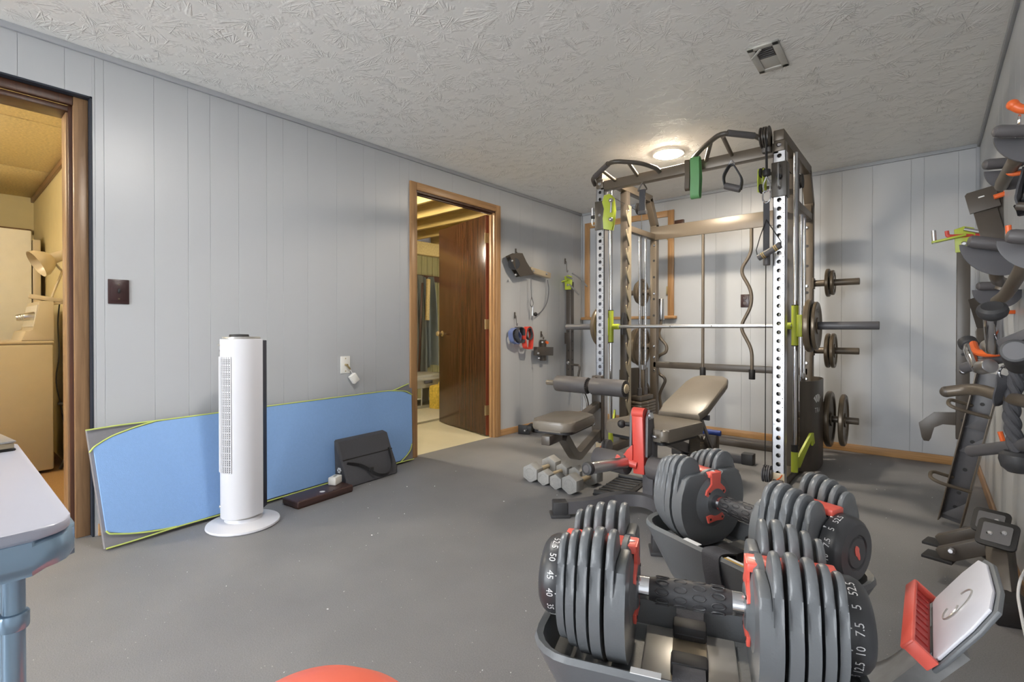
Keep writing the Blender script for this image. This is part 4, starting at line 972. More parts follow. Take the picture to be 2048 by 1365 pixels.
# sliding trolleys on the front posts
for x, z0, z1, sgn in ((RX, 1.775, 1.985, 1), (LX, 1.735, 1.955, -1)):
    tr = MB().bx(x-.042, x+.042, FY-.04, FY+.04, z0, z1, .004).build('trolley', 'bsteel', rk)
    mb = MB(); bolt(mb, (x, FY-.04, z0+.11), (0, -1, 0), .013, .006); mb.build('bolt', 'chrome', tr)
    hx_ = x-.042 if sgn < 0 else x+.005; yy = FY+.0 if sgn < 0 else FY-.042
    q_ = [(hx_, yy, z0+.18), (hx_+(-.045 if sgn < 0 else 0), yy-(.0 if sgn < 0 else .045), z0+.19), (hx_+(-.045 if sgn < 0 else 0), yy-(.0 if sgn < 0 else .045), z0+.05), (hx_, yy, z0+.045)]
    mb = MB(); mb.tube(rounded(q_, .012), .005, 8); mb.build('pull_handle', 'chromed', tr)
    mb = MB(); mb.cyl((hx_, yy, z0+.115), (hx_+(-.05 if sgn < 0 else 0), yy-(0 if sgn < 0 else .03), z0+.115), .014, seg=12); mb.build('pull_pin', 'black', tr)
    ix = x-sgn*.085
    for dx in (-.014, .014):
        mb = MB(); mb.prism([(-.025, -.12), (.035, -.13), (.05, -.05), (.055, .02), (.045, .11), (.02, .14), (-.02, .13), (-.035, .08), (-.02, .03), (-.03, -.04)] if sgn < 0 else [(-.015, -.07), (.02, -.07), (.025, 0), (.02, .07), (-.015, .07)], (ix+dx*(.0 if sgn < 0 else 1)-.0, FY-.065+dx*(1 if sgn < 0 else 0), (z0+z1)/2), (.88, .47, 0) if sgn < 0 else (-.3, -.95, 0), (0, 0, 1), .006, .001); mb.build('swivel_plate', 'lime', tr)
    mb = MB()
    for dz in (.07, -.07): mb.beam((x-sgn*.03, FY-.03, (z0+z1)/2+dz*.6), (ix, FY-.05, (z0+z1)/2+dz*.6), .006, .02, bev=.001)
    mb.build('arm', 'bsteel', tr)
    for dz in (.06, -.06):
        mb = MB(); mb.lathe([(0, -.008), (.03, -.008), (.024, 0), (.03, .008), (0, .008)], (ix, FY-.065, (z0+z1)/2+dz*.8), (-.47, .88, 0) if sgn < 0 else (.95, -.3, 0), 20)
        mb.build('pulley', 'black', tr)
    if sgn < 0:
        mb = MB(); mb.tube(rounded([(ix+.05, FY-.1, z1-.02), (ix+.045, FY-.1, z1-.12)], .01), .008, 8); mb.ball((ix+.045, FY-.1, z1-.03), .018, 12); mb.ball((ix+.045, FY-.1, z1-.17), .018, 12); mb.build('carabiner', 'chrome', tr)
# barbell on the carriages
bb = MB().cyl((LX-.10, CYb, .995), (RX+.10, CYb, .995), .0135, seg=18).build('smith_bar', 'chromed', rk)
for sgn, x in ((-1, LX), (1, RX)):
    MB().cyl((x+sgn*.10, CYb, .995), (x+sgn*.475, CYb, .995), .0245, seg=22, bev=.003).build('bar_sleeve', 'gsteel', bb)
mb = MB()
for x in (-1.47, -1.17): mb.cyl((x, CYb-.0138, .997), (x, CYb-.012, .997), .004, seg=8)
mb.build('centre_marks', 'black', bb)

# ---- weight plates (each one a thing)
def make_plate(r, th, mat='iron'):
    root = thing('weight_plate', 'x', 'weight plate', (0, 0, 0))
    mb = MB(); h = th/2
    mb.lathe([(.026, -h*.9), (.05, -h*.9), (.052, -h*.45), (r*.78, -h*.4), (r*.84, -h*.95), (r*.96, -h*.95), (r, -h*.5), (r, h*.5), (r*.96, h*.95), (r*.84, h*.95), (r*.78, h*.4), (.052, h*.45), (.05, h*.9), (.026, h*.9), (.026, -h*.9)], (0, 0, 0), (1, 0, 0), 44)
    mb.build('disc', mat, root)
    mb = MB()
    for k in range(14):
        a = k*.13-.9
        for sx in (-1, 1): mb.box((sx*h*.5, r*.65*math.sin(a), r*.65*math.cos(a)), (.003, .012, .018), Matrix.Rotation(-a, 4, 'X'), .001)
    mb.build('raised_lettering', mat, root)
    return root
protos = {}
def put_plate(r, th, x, y, z, label, group, rot=0):
    k = (r, th)
    if k not in protos: protos[k] = o = make_plate(r, th)
    else: o = copy_tree(protos[k])
    o['label'] = label; o['group'] = group; o.location = (x, y, z); o.rotation_euler = (rot, 0, 0)
G1, G2, G3 = 'plates on the smith bar', 'plates stored on the pegs nearest the camera corner', 'plates stored on the far side pegs'
put_plate(.166, .036, RX+.125, CYb, .995, 'iron plate on the smith bar sleeve beside the right chrome post', G1, .3)
put_plate(.150, .022, RX+.16, CYb, .995, 'thinner iron plate outermost on the right smith bar sleeve', G1, .5)
put_plate(.166, .036, LX-.125, CYb, .995, 'iron plate on the smith bar sleeve beside the left chrome post', G1, .8)
for xx, z, r, th, l in ((.123, 1.318, .104, .024, 'small iron plate on the top right storage peg, next to the post'), (.152, 1.318, .092, .022, 'smallest iron plate outermost on the top right storage peg'),
        (.125, .816, .128, .026, 'mid-size iron plate on the middle right storage peg, next to the post'), (.158, .816, .128, .026, 'mid-size iron plate outermost on the middle right storage peg'),
        (.135, .311, .205, .040, 'large iron plate on the lowest right storage peg, next to the shroud'), (.222, .311, .188, .034, 'large iron plate outermost on the lowest right storage peg')):
    put_plate(r, th, RX+xx, BY, z, l, G2, xx*9)
for xx, z, r, th, l in ((.12, 1.318, .128, .026, 'iron plate on the top left storage peg, next to the post'), (.152, 1.318, .104, .024, 'smaller iron plate outermost on the top left storage peg'),
        (.13, .816, .188, .034, 'large iron plate on the middle left storage peg, next to the post'), (.172, .816, .166, .036, 'iron plate outermost on the middle left storage peg'),
        (.14, .311, .205, .040, 'large iron plate on the lowest left storage peg')):
    put_plate(r, th, LX-xx, BY, z, l, G3, xx*7)

# ---- bars stored upright at the back of the rack
def stored(name, pts, r, label, cat, base, mat='bsteel2', sleeve=None):
    t = thing(name, label, cat, base); mb = MB(); mb.tube(rounded(pts, .06, 6), r, 14); b_ = mb.build('shaft', mat, t)
    if sleeve: mb = MB(); mb.cyl(*sleeve, seg=18, bev=.003); mb.build('sleeve', 'chromed', t)
    mb = MB(); mb.cyl(V(pts[-1])+V((0, 0, -.03)), V(pts[-1])+V((0, 0, .05)), .024, seg=16, bev=.003); mb.build('holder_cup', 'black', t)
    return t
xs_ = PY(1407, 600, 4.285).x
stored('straight_bar', [(xs_, 4.272, 1.80), (xs_, 4.272, .60)], .0125, 'thin straight bar standing upright at the back of the rack', 'bar', (xs_, 4.272, .57))
e = lambda u, v: PY(u, v, 4.272)
zg = [e(1503, 455), e(1503, 506), e(1480, 542), e(1503, 582), e(1503, 612), e(1480, 655), e(1504, 700), e(1504, 752)]
stored('curl_bar', zg, .0135, 'zigzag curl bar standing upright at the back of the rack', 'bar', zg[-1])
e = lambda u, v: PY(u, v, 4.40)
zg = [e(1323, 600), e(1322, 650), e(1316, 672), e(1334, 692), e(1333, 705), e(1314, 713), e(1316, 748), e(1333, 758), e(1318, 790), e(1322, 812), e(1320, 850)]
stored('curl_bar', zg, .014, 'curved bar with chrome sleeve standing behind the left rear post', 'bar', zg[-1], sleeve=(e(1323, 598), e(1323, 640), .025))

# ---- hanging cable handles and bands
def dhandle(top, g0, g1, label):
    t = thing('cable_attachment', label, 'handle', top, 'cable handles hanging from the rack'); top, g0, g1 = V(top), V(g0), V(g1); m_ = (g0+g1)/2
    mb = MB(); mb.tube(rounded([top+V((-.02, 0, 0)), top+V((0, 0, .03)), top+V((.02, 0, 0)), top+V((-.02, 0, 0))], .008), .004, 8); mb.build('ring', 'chromed', t)
    mb = MB(); mb.ribbon(rounded([g0, g0+V((-.012, 0, .06)), top+V((-.012, 0, 0)), top+V((.012, 0, 0)), g1+V((.012, 0, .06)), g1], .03), (0, 1, 0), .042, .006); mb.build('webbing', 'blackcloth', t)
    mb = MB(); mb.cyl(g0, g1, .021, seg=16, bev=.004); mb.build('grip', 'foam', t)
    return t
dhandle(PY(1463, 330, 3.22), PY(1450, 372, 3.22), PY(1481, 379, 3.22), 'black triangular cable handle hanging under the right pull-up bar')
tpt = (-1.57, FY-.05, 2.03)
t = thing('strap_loop', 'short black strap with ring hanging under the front crossbeam near the left post', 'strap', tpt)
mb = MB(); mb.tube(rounded([V(tpt)+V((-.035, 0, -.06)), V(tpt)+V((0, 0, .0)), V(tpt)+V((.035, 0, -.06)), V(tpt)+V((-.035, 0, -.06))], .01), .005, 8); mb.build('ring', 'bsteel', t)
mb = MB(); mb.ribbon([V(tpt)+V((0, 0, -.055)), V(tpt)+V((0, -.004, -.16)), V(tpt)+V((0, 0, -.21))], (1, 0, 0), .045, .01); mb.build('webbing', 'blackcloth', t)
mb = MB(); mb.cyl(V(tpt)+V((-.03, 0, -.22)), V(tpt)+V((.03, 0, -.22)), .016, seg=14); mb.build('grip', 'foam', t)
def band(u0, u1, v0, v1, y, mat, label, w=.045):
    a, b_ = PY(u0, v0, y), PY(u1, v0, y); a2, b2_ = PY(u0, v1, y), PY(u1, v1, y); m0 = (a+b_)/2; m1 = (a2+b2_)/2; r = (b_-a).length/2
    top = [m0+V((0, r*.6*math.cos(k*PI/6), r*.6*math.sin(k*PI/6))) for k in range(7)]; bot = [m1+V((0, -r*.6*math.cos(k*PI/6), -r*.6*math.sin(k*PI/6))) for k in range(7)]
    mb = MB(); mb.ribbon(top+[m0.lerp(m1, .5)+V((.004, -r*.7, 0))]+bot+[m0.lerp(m1, .5)+V((.004, r*.7, 0))], (1, .15, 0), w, .006, True)
    return solid('resistance_band', mb, mat, label, 'band', m1-V((0, 0, r)))
band(1380, 1403, 322, 390, 3.24, 'green', 'green rubber loop band hanging from the pull-up bar', .055)
band(1367, 1384, 326, 376, 3.30, 'bandbrown', 'dark rubber loop band hanging behind the green band', .03)
# strap handle on the right cable
tp_ = V((-.742, FY-.13, 1.885))
t = thing('cable_attachment', 'black webbing cable handle with chrome clips hanging by the right chrome post', 'handle', tp_)
mb = MB(); mb.tube(rounded([tp_+V((0, 0, 0)), tp_+V((-.02, 0, -.05)), tp_+V((-.015, 0, -.09)), tp_+V((.018, 0, -.09)), tp_+V((.02, 0, -.05)), tp_], .015), .005, 8)
mb.tube(rounded([tp_+V((-.02, .01, -.09)), tp_+V((-.022, 0, -.14)), tp_+V((0, 0, -.165)), tp_+V((.022, 0, -.14)), tp_+V((.02, .01, -.09))], .015), .005, 8); mb.build('clip', 'chrome', t)
mb = MB(); mb.ribbon([tp_+V((0, 0, -.15)), tp_+V((.0, 0, -.3)), tp_+V((0, 0, -.47))], (1, 0, 0), .034, .006); mb.build('webbing', 'blackcloth', t)
g0, g1 = PY(1516, 517, 3.17), PY(1562, 490, 3.17)
mb = MB(); mb.tube([tp_+V((0, -.006, -.26)), tp_+V((-.03, -.02, -.36)), g0+V((-.01, 0, .05)), g0], .003, 6); mb.tube([tp_+V((0, -.006, -.26)), g1+V((0, 0, .02)), g1], .003, 6); mb.build('cord', 'bcable', t)
mb = MB(); mb.cyl(g0, g1, .0185, seg=18, bev=.004); mb.cyl(tp_+V((0, .01, -.53)), tp_+V((0, .01, -.44)), .02, seg=16, bev=.004); gr_ = mb.build('grip', 'foam', t)
mb = MB()
for f in (.18, .25, .72, .79): p_ = g0.lerp(g1, f); q_ = g0.lerp(g1, f+.03); mb.cyl(p_, q_, .0192, seg=18)
mb.build('stripe', 'yellowgold', gr_)

# ---- leg-hold seat clamped to the left front post
t = thing('pulldown_station', 'small padded seat with two foam rollers fixed to the left chrome post', 'seat', (LX-.2, FY-.3, 0))
a_ = [FL(u, v, .475) for u, v in ((1065, 838), (1137, 851), (1191, 829), (1120, 822))]
sc_ = sum(a_, V((0, 0, 0)))/4
# seat pad: square in front of the post, long side along -y/-x
dx_ = (a_[2]-a_[1]); dx_.z = 0; dx_.normalize(); dy_ = V((-dx_.y, dx_.x, 0)); sw = (a_[2]-a_[1]).length; sl = abs((a_[0]-a_[1]).dot(dy_))
MB().prism([(p[0], p[1]) for p in rr_poly(sw/2, sl/2, .06)], V((sc_.x, sc_.y, .45)), dx_, dy_, .055, .016).build('seat_pad', 'vinylpad', t)
MB().prism([(p[0], p[1]) for p in rr_poly(sw/2-.01, sl/2-.01, .05)], V((sc_.x, sc_.y, .418)), dx_, dy_, .012).build('seat_board', 'black', t)
pc = V((LX, FY-.045, 0))
mb = MB(); fr = V((sc_.x, sc_.y, .385)); mb.beam(V((LX, FY-.07, .40)), V((sc_.x, sc_.y, .39)), .05, .05, bev=.004); mb.beam(fr-dy_*.0-dx_*(sw*.2), fr-dx_*(sw*.62), .05, .05, bev=.004); mb.build('seat_frame', 'bsteel', t)
lo = V((LX-.03, FY-.07, .185))
mb = MB(); mid = V((LX, FY-.07, .15)).lerp(V((sc_.x, sc_.y, .17)), .72); mb.ribbon(rounded([V((LX, FY-.06, .19)), V((mid.x, mid.y, .17)), V((sc_.x, sc_.y, .37))-dx_*.02], .11, 7), dy_, .05, .05); mb.build('curved_brace', 'bsteel', t)
MB().bx(LX-.04, LX+.04, FY-.085, FY-.035, .12, .62, .004).build('clamp_plate', 'bsteel', t)
mb = MB(); 
for z in (.545, .6, .25): bolt(mb, (LX-.02, FY-.085, z), (0, -1, 0), .013, .01)
mb.build('bolts', 'chrome', t)
r0, r1, r2, r3 = [PY(u, v, FY-.18) for u, v in ((1113, 766), (1183, 771), (1187, 773), (1250, 777))]
rax = (r3-r0); rax.z *= .3; rd = rax.normalized(); zc = .97-(774-660)*3.62/985
b0 = V((r0.x, FY-.17, zc)); L0 = abs(r3.x-r0.x)
MB().cyl(b0-V((.06, 0, 0)), b0+V((L0+.005, 0, 0)), .013, seg=14).build('roller_bar', 'bsteel', t)
MB().cyl(b0-V((.10, 0, 0)), b0-V((.03, 0, 0)), .02, seg=14, bev=.003).build('bar_end', 'vinylpad', t)
for f0, f1 in ((.0, .48), (.535, 1.0)):
    rl = MB().cyl(b0+V((L0*f0, 0, 0)), b0+V((L0*f1, 0, 0)), .062, seg=32, bev=.006).build('foam_roller', 'foam', t)
    mb = MB()
    for k in range(22):
        a = 2*PI*k/22; pz = b0+V((L0*f1+.0008, .048*math.cos(a), .048*math.sin(a))); mb.box(pz, (.002, .022, .005), Matrix.Rotation(a, 4, 'X'))
    mb.build('cover_pleats', 'black', rl)
    if f1 == 1.0: MB().cyl(b0+V((L0, 0, 0)), b0+V((L0+.012, 0, 0)), .034, seg=24, bev=.004).build('end_cap', 'beige', rl)
mb = MB(); mc = b0+V((L0*.5, 0, 0)); mb.beam(mc, V((LX-.0, FY-.09, .60)), .02, .035, bev=.003); mb.tube(rounded([b0+V((L0*.42, 0, -.06)), b0+V((L0*.47, 0, -.12)), b0+V((L0*.47, 0, -.2))], .04), .011, 10); mb.build('roller_arm', 'bsteel', t)

# ================================================================== SPOTTER ARMS (one on each side wall)
def spotter(base, w, d, h, toplabel, label, nx, low=True):
    """upright steel arm hung flat on a side wall; nx: direction away from the wall"""
    b = V(base); t = thing('safety_spotter', label, 'arm', b, 'spotter arms hung on the side walls')
    MB().bx(b.x-d/2, b.x+d/2, b.y-w/2, b.y+w/2, b.z, b.z+h, .004).build('tube', 'bsteel', t)
    mb = MB()
    for k in range(5): mb.cyl((b.x, b.y-w/2-.0006, b.z+.12+k*.1), (b.x, b.y-w/2+.003, b.z+.12+k*.1), .009, seg=12); mb.cyl((b.x+nx*(d/2+.0006), b.y, b.z+.12+k*.1), (b.x+nx*(d/2-.003), b.y, b.z+.12+k*.1), .009, seg=12)
    mb.build('pin_holes', 'black', t)
    mb = MB(); mb.prism([(-.038, -.085), (.038, -.085), (.052, .0), (.045, .055), (.0, .07), (-.045, .055)], V((b.x, b.y-w/2-.006, b.z+h)), (1, 0, 0), (0, 0, 1), .01, .002); lp = mb.build('end_plate', 'lime', t)
    mb = MB(); mb.box(V((b.x-.07, b.y-w/2-.02, b.z+h)), (.16, .05, .012), Matrix.Rotation(-.18, 4, 'Y'), .002); mb.build('shelf_plate', 'lime', lp)
    mb = MB(); mb.cyl(V((b.x-.135, b.y-w/2-.02, b.z+h-.02)), V((b.x-.14, b.y-w/2-.02, b.z+h+.06)), .012, seg=12); mb.build('peg', 'chromed', t)
    mb = MB(); mb.tube([V((b.x+.0, b.y-w/2-.03, b.z+h+.05)), V((b.x+.08, b.y-w/2-.035, b.z+h+.02))], .011, 10); mb.build('lever', 'chromed', t)
    mb = MB(); bolt(mb, V((b.x, b.y-w/2-.012, b.z+h-.035)), (0, -1, 0), .014, .008); mb.build('bolt', 'chromed', t)
    return t
c = PX(1929, 680, .165)
t = spotter((.158, c.y, .30), .06, .062, 1.225, '', 'black steel spotter arm with lime end plate on the right wall by the corner', -1)
b = V((.158, c.y, .30))
mb = MB(); mb.prism([(0, -.005), (.0, .075), (-.10, .065), (-.175, -.01), (-.16, -.10), (-.15, -.12), (-.125, -.12), (-.115, -.10), (-.10, -.03), (-.06, -.005)], b+V((-.031, -.02, .09)), (1, 0, 0), (0, 0, 1), .008, .001); mb.build('angled_plate', 'bsteel', t)
mb = MB(); bolt(mb, b+V((.0, -.031, .42)), (0, -1, 0), .02, .02); mb.build('knob', 'chromed', t)
mb = MB(); mb.tube(rounded([b+V((XR-.165, -.02, 1.235)), b+V((-.06, -.05, 1.24)), b+V((-.075, -.05, 1.245)), b+V((-.078, -.05, 1.275))], .015), .011, 10); mb.build('wall_hook', 'red', t)
c2 = PX(1140, 660, XL+.06)
t = spotter((XL+.06, c2.y, .43), .06, .062, 1.05, '', 'black steel spotter arm with lime end plate on the left wall by the corner', 1)
b = V((XL+.06, c2.y, .43))
mb = MB(); mb.box(b+V((0, -.035, .45)), (.08, .02, .12), None, .003); mb.build('stop_plate', 'bsteel', t)
mb = MB(); mb.tube(rounded([b+V((.03, -.02, .17)), b+V((.13, -.03, .17)), b+V((.14, -.03, .14)), b+V((.10, -.03, -.05))], .03), .012, 10); mb.build('handle', 'bsteel', t)
mb = MB(); bolt(mb, b+V((.0, -.031, .19)), (0, -1, 0), .018, .016); mb.build('knob', 'chromed', t)
hook(t, PX(1130, 522, XL+.003), L=.12)
mb = MB(); mb.tube(rounded([b+V((.06, -.05, 1.13)), b+V((.12, -.06, 1.1)), b+V((.2, -.08, 1.05)), b+V((.27, -.1, .98))], .03), .008, 8); mb.build('pull_pin', 'chromed', t)
mb = MB(); mb.tube([b+V((.02, -.04, 1.02)), b+V((.16, -.07, .9))], .009, 8); mb.build('lock_pin', 'chromed', t)

# ================================================================== ADJUSTABLE BENCH
t = thing('adjustable_bench', 'adjustable bench with black padded seat and red leg attachment in front of the rack', 'bench', (-1.13, 2.9, 0))
SZ = .45
e0, em, e1 = V((-1.465, 2.115, .045)), V((-1.12, 2.435, .075)), V((-.893, 2.05, .045))
mb = MB(); cv = [e0, e0.lerp(em, .35), V((-1.27, 2.375, .07)), em, V((-1.0, 2.36, .07)), e1.lerp(em, .35), e1]
mb.ribbon(rounded(cv, .1, 6), (0, 0, 1), .062, .05); mb.build('front_foot', 'gsteel', t)
for q_ in (0, -1):
    e_ = cv[q_]; d_ = (cv[q_]-cv[1 if q_ == 0 else -2]).normalized(); d_.z = 0
    mb = MB(); an = math.atan2(d_.y, d_.x); mb.box(V((e_.x, e_.y, .042)), (.075, .066, .075), an, .006); mb.box(V((e_.x, e_.y, .008)), (.1, .085, .016), an, .004); mb.build('foot_cap', 'rubber', t)
px0 = V((-1.125, 2.46, 0))
MB().bx(px0.x-.03, px0.x+.03, px0.y-.03, px0.y+.03, .04, .42, .005).build('front_post', 'gsteel', t)
mb = MB(); bolt(mb, (-1.19, 2.43, .09), (0, -1, 0), .014, .01); bolt(mb, (-1.06, 2.425, .08), (.2, -1, 0), .014, .01); mb.build('bolts', 'chrome', t)
ry = V((-1.245, 3.84, 0)); axd = (ry-px0).normalized(); axs = V((axd.y, -axd.x, 0)); 
mb = MB(); mb.beam(px0+V((0, .02, .13)), px0+axd*.75+V((0, 0, .16)), .05, .06, bev=.004); mb.beam(px0+axd*.72+V((0, 0, .15)), px0+axd*1.32+V((0, 0, .06)), .05, .06, bev=.004); mb.build('spine', 'gsteel', t)
mb = MB(); mb.beam(px0+axd*.1+V((0, 0, .39)), px0+axd*.95+V((0, 0, .12)), .05, .06, bev=.004); mb.beam(px0+V((0, 0, .40)), px0+axd*.42+V((0, 0, .40)), .05, .05, bev=.004); mb.build('seat_frame', 'gsteel', t)
mb = MB(); mb.beam(px0+axd*1.33+axs*-.25+V((0, 0, .03)), px0+axd*1.33+axs*.25+V((0, 0, .03)), .05, .06, bev=.004); mb.build('rear_foot', 'gsteel', t)
for sg in (-1, 1):
    mb = MB(); mb.box(px0+axd*1.33+axs*sg*.25+V((0, 0, .04)), (.08, .08, .08), 0, .008); mb.build('foot_cap', 'rubber', t)
# seat pad
sq = [FL(u, v, SZ) for u, v in ((1223, 845), (1366, 868), (1388, 843), (1268, 823))]
sm = sum(sq, V((0, 0, 0)))/4; ux = ((sq[1]-sq[0])+(sq[2]-sq[3])); ux.z = 0; ux.normalize(); uy = V((-ux.y, ux.x, 0))
sw, sl = .40, .40
MB().prism(rr_poly(sw/2, sl/2, .03), V((sm.x, sm.y, SZ-.03)), ux, uy, .066, .020).build('seat_pad', 'vinylpad', t)
MB().prism(rr_poly(sw/2-.03, sl/2-.03, .02), V((sm.x, sm.y, SZ-.079)), ux, uy, .014).build('seat_board', 'black', t)
# back pad
bl_, br_ = FL(1319, 822, .48), FL(1395, 831, .48); tl_, tr_ = V((-1.235, 3.42, .665)), V((-1.0, 3.40, .665))
bc_ = (bl_+br_)/2; tc2 = (tl_+tr_)/2; bu = (tc2-bc_); Lb = bu.length; bu.normalize(); bx_ = (br_-bl_); bx_ = (bx_-bu*bx_.dot(bu)).normalized(); bn = bx_.cross(bu)
bp2 = [(-.125, 0), (.125, 0), (.135, .1), (.135, Lb-.12), (.115, Lb-.04), (.07, Lb), (-.07, Lb), (-.115, Lb-.04), (-.135, Lb-.12), (-.135, .1)]
MB().prism(bp2, bc_-bn*.022, bx_, bu, .044, .014).build('back_pad', 'vinylpad', t)
MB().prism([(p[0]*.9, .02+p[1]*.94) for p in bp2], bc_-bn*.05, bx_, bu, .010).build('back_board', 'black', t)
mb = MB(); mb.beam(bc_-bn*.09+bu*.02, bc_-bn*.09+bu*.5, .04, .04, bev=.003); mb.build('back_frame', 'gsteel', t)
mb = MB()
for sg in (-1, 1): mb.beam(bc_-bn*.08+bu*.16+bx_*sg*.06, px0+axd*1.12+axs*sg*.05+V((0, 0, .13)), .012, .035, bev=.002)
mb.beam(bc_-bn*.08+bu*.13-bx_*.06, bc_-bn*.08+bu*.13+bx_*.13, .02, .03, bev=.002)
mb.build('support_strut', 'gsteel', t)
# notched adjustment plate with pale lettering
ap0 = px0+axd*.62+axs*.03+V((0, 0, .20)); apd = (px0+axd*1.16+axs*.03+V((0, 0, .09))-ap0).normalized(); apn = axs; apu = apn.cross(apd) * -1
if apu.z < 0: apu = -apu
mb = MB(); mb.prism([(0, 0), (.52, 0), (.52, .06), (.46, .10), (.44, .07), (.36, .11), (.34, .08), (.26, .115), (.24, .085), (.16, .12), (.14, .09), (.06, .13), (0, .10)], ap0, apd, apu, .008, .001); adj = mb.build('ladder_plate', 'bsteel', t)
mb = MB(); mb.text('FIT', lambda a, b: ap0+apd*(.28+a*.05)+apu*(.04+b*.05)+apn*.0055); mb.build('lettering', 'beige', adj)
hp = FL(1422, 880, .16)
MB().box(V((hp.x, hp.y, .115)), (.10, .07, .17), 0, .006).build('rear_box', 'bsteel', t)
MB().cyl(V((hp.x-.09, hp.y, .215)), V((hp.x+.07, hp.y, .215)), .02, seg=16, bev=.005).build('carry_grip', 'blue', t)
# red leg attachment
ra = PY(1279, 822, 2.385); rx = ra.x; rtop = .55; rbot = .225
mb = MB(); mb.beam((rx-.003, 2.385, rtop), (rx+.012, 2.375, rbot), .062, .05, up=(0, 1, 0), bev=.005); arm = mb.build('leg_arm', 'red', t)
mb = MB(); mb.cyl((rx-.032, 2.385, .535), (rx+.032, 2.385, .535), .03, seg=20); mb.build('pivot', 'red', arm)
mb = MB(); mb.prism([(-.07, 0), (0, 0), (.0, .09), (-.03, .06)], (rx-.02, 2.35, .285), (1, 0, 0), (0, 0, 1), .012, .002); mb.cyl((rx-.11, 2.34, .29), (rx+.0, 2.36, .27), .022, seg=16); mb.build('gusset', 'red', arm)
mb = MB(); mb.prism([(-.04, -.14), (.04, -.14), (.045, .0), (.03, .085), (-.01, .1), (-.035, .06)], (rx+.045, 2.41, .455), (0, 1, 0), (0, 0, 1), .014, .002); mb.prism([(-.04, -.14), (.04, -.14), (.045, .0), (.03, .085), (-.01, .1), (-.035, .06)], (rx-.045, 2.41, .455), (0, 1, 0), (0, 0, 1), .014, .002); mb.build('pivot_bracket', 'gsteel', t)
mb = MB(); bolt(mb, (rx+.052, 2.40, .525), (1, -.4, 0), .02, .014); mb.build('pivot_bolt', 'chrome', t)
mb = MB(); mb.cyl((rx-.05, 2.39, .47), (rx-.09, 2.375, .47), .012, seg=10); mb.ball((rx-.095, 2.37, .47), .022, 14); mb.build('pull_knob', 'black', t)
mb = MB(); mb.cyl((rx+.05, 2.42, .42), (rx+.075, 2.4, .42), .008, seg=8); mb.ball((rx+.08, 2.4, .42), .010, 10); mb.build('pop_pin', 'chromed', t)
zr = .97-(928-660)*2.6/985
MB().cyl((-1.42, 2.385, zr-.0), (-.92, 2.36, zr), .013, seg=12).build('roller_bar', 'gsteel', t)
for a, b_ in ((-1.405, -1.205), (-1.09, -.925)):
    MB().cyl((a, 2.385, zr+.0), (b_, 2.37, zr), .057, seg=32, bev=.006).build('foam_roller', 'foam', t)
h0, h1 = V((rx-.06, 2.345, .275)), V((-1.250, 2.05, .30))
MB().cyl(h0, h1, .029, seg=26, bev=.002).build('plate_horn', 'chromed', t)
hd = (h1-h0).normalized(); MB().cyl(h1-hd*.012, h1+hd*.02, .032, seg=24, bev=.008).build('horn_cap', 'rubber', t)
mb = MB(); mb.cyl(h1+hd*.0202, h1+hd*.0215, .018, seg=18); mb.build('cap_disc', 'gsteel', t)
solid('floor_pedal', MB().box(FL(1385, 920)+V((0, 0, .012)), (.16, .05, .022), .3, .004), 'black', 'flat black rubber block on the floor behind the bench spine', 'block', FL(1385, 920))

# ================================================================== HEX DUMBBELLS
def hexdb(R, W, L, hr):
    root = thing('hex_dumbbell', 'x', 'dumbbell')
    for sg in (-1, 1):
        pr = [(R*math.cos(a), R*math.sin(a)) for a in [PI/6+k*PI/3 for k in range(6)]]
        mb = MB(); mb.prism(pr, (0, sg*(L/2-W/2), R*math.cos(PI/6)), (1, 0, 0), (0, 0, 1), W, .010); hd_ = mb.build('head', 'hexgrey', root)
        mb = MB(); mb.lathe([(R*.46, 0), (R*.5, .0015), (R*.58, .0015), (R*.62, 0)], (0, sg*L/2, R*math.cos(PI/6)), (0, sg, 0), 20); mb.build('face_ring', 'hexgrey', hd_)
    mb = MB(); zc = R*math.cos(PI/6); mb.tube([(0, -L/2+W*.6, zc), (0, -L*.1, zc), (0, 0, zc), (0, L*.1, zc), (0, L/2-W*.6, zc)], [hr*.85, hr, hr*1.12, hr, hr*.85], 14); mb.build('handle', 'beige', root)
    return root
d_big = hexdb(.063, .08, .30, .0155); d_sm = hexdb(.050, .07, .28, .014)
for i, (o, x, y, rz, l) in enumerate(((d_big, -1.945, 2.61, .06, 'grey hex dumbbell farthest left in the row on the floor'), (d_sm, -1.836, 2.60, .03, 'smaller grey hex dumbbell second from the left in the floor row'),
        (copy_tree(d_sm), -1.728, 2.585, .0, 'smaller grey hex dumbbell third from the left in the floor row'), (copy_tree(d_big), -1.612, 2.575, -.02, 'grey hex dumbbell at the right end of the floor row by the chrome horn'))):
    o.location = (x, y, .0); o.rotation_euler = (0, 0, rz); o['label'] = l; o['group'] = 'grey hex dumbbells on the floor'
mc_ = V((-1.43, 2.72, 0))
t = thing('rubber_tray', 'black ribbed rubber mat with rolled tube ends beside the hex dumbbells', 'mat', mc_)
MB().box(mc_+V((0, 0, .005)), (.20, .40, .01), .12, .003).build('mat', 'black', t)
for k in range(7): MB().box(mc_+V((-.004*k, -.15+.05*k, .012)), (.17, .014, .006), .12, .002).build('rib', 'rubber', t)
for s_ in (-1, 1):
    a_ = mc_+Matrix.Rotation(.12, 3, 'Z') @ V((-.09, s_*.195, .018)); b_ = mc_+Matrix.Rotation(.12, 3, 'Z') @ V((.09, s_*.195, .018)); MB().cyl(a_, b_, .016, seg=14, bev=.003).build('rolled_end', 'rubber', t)

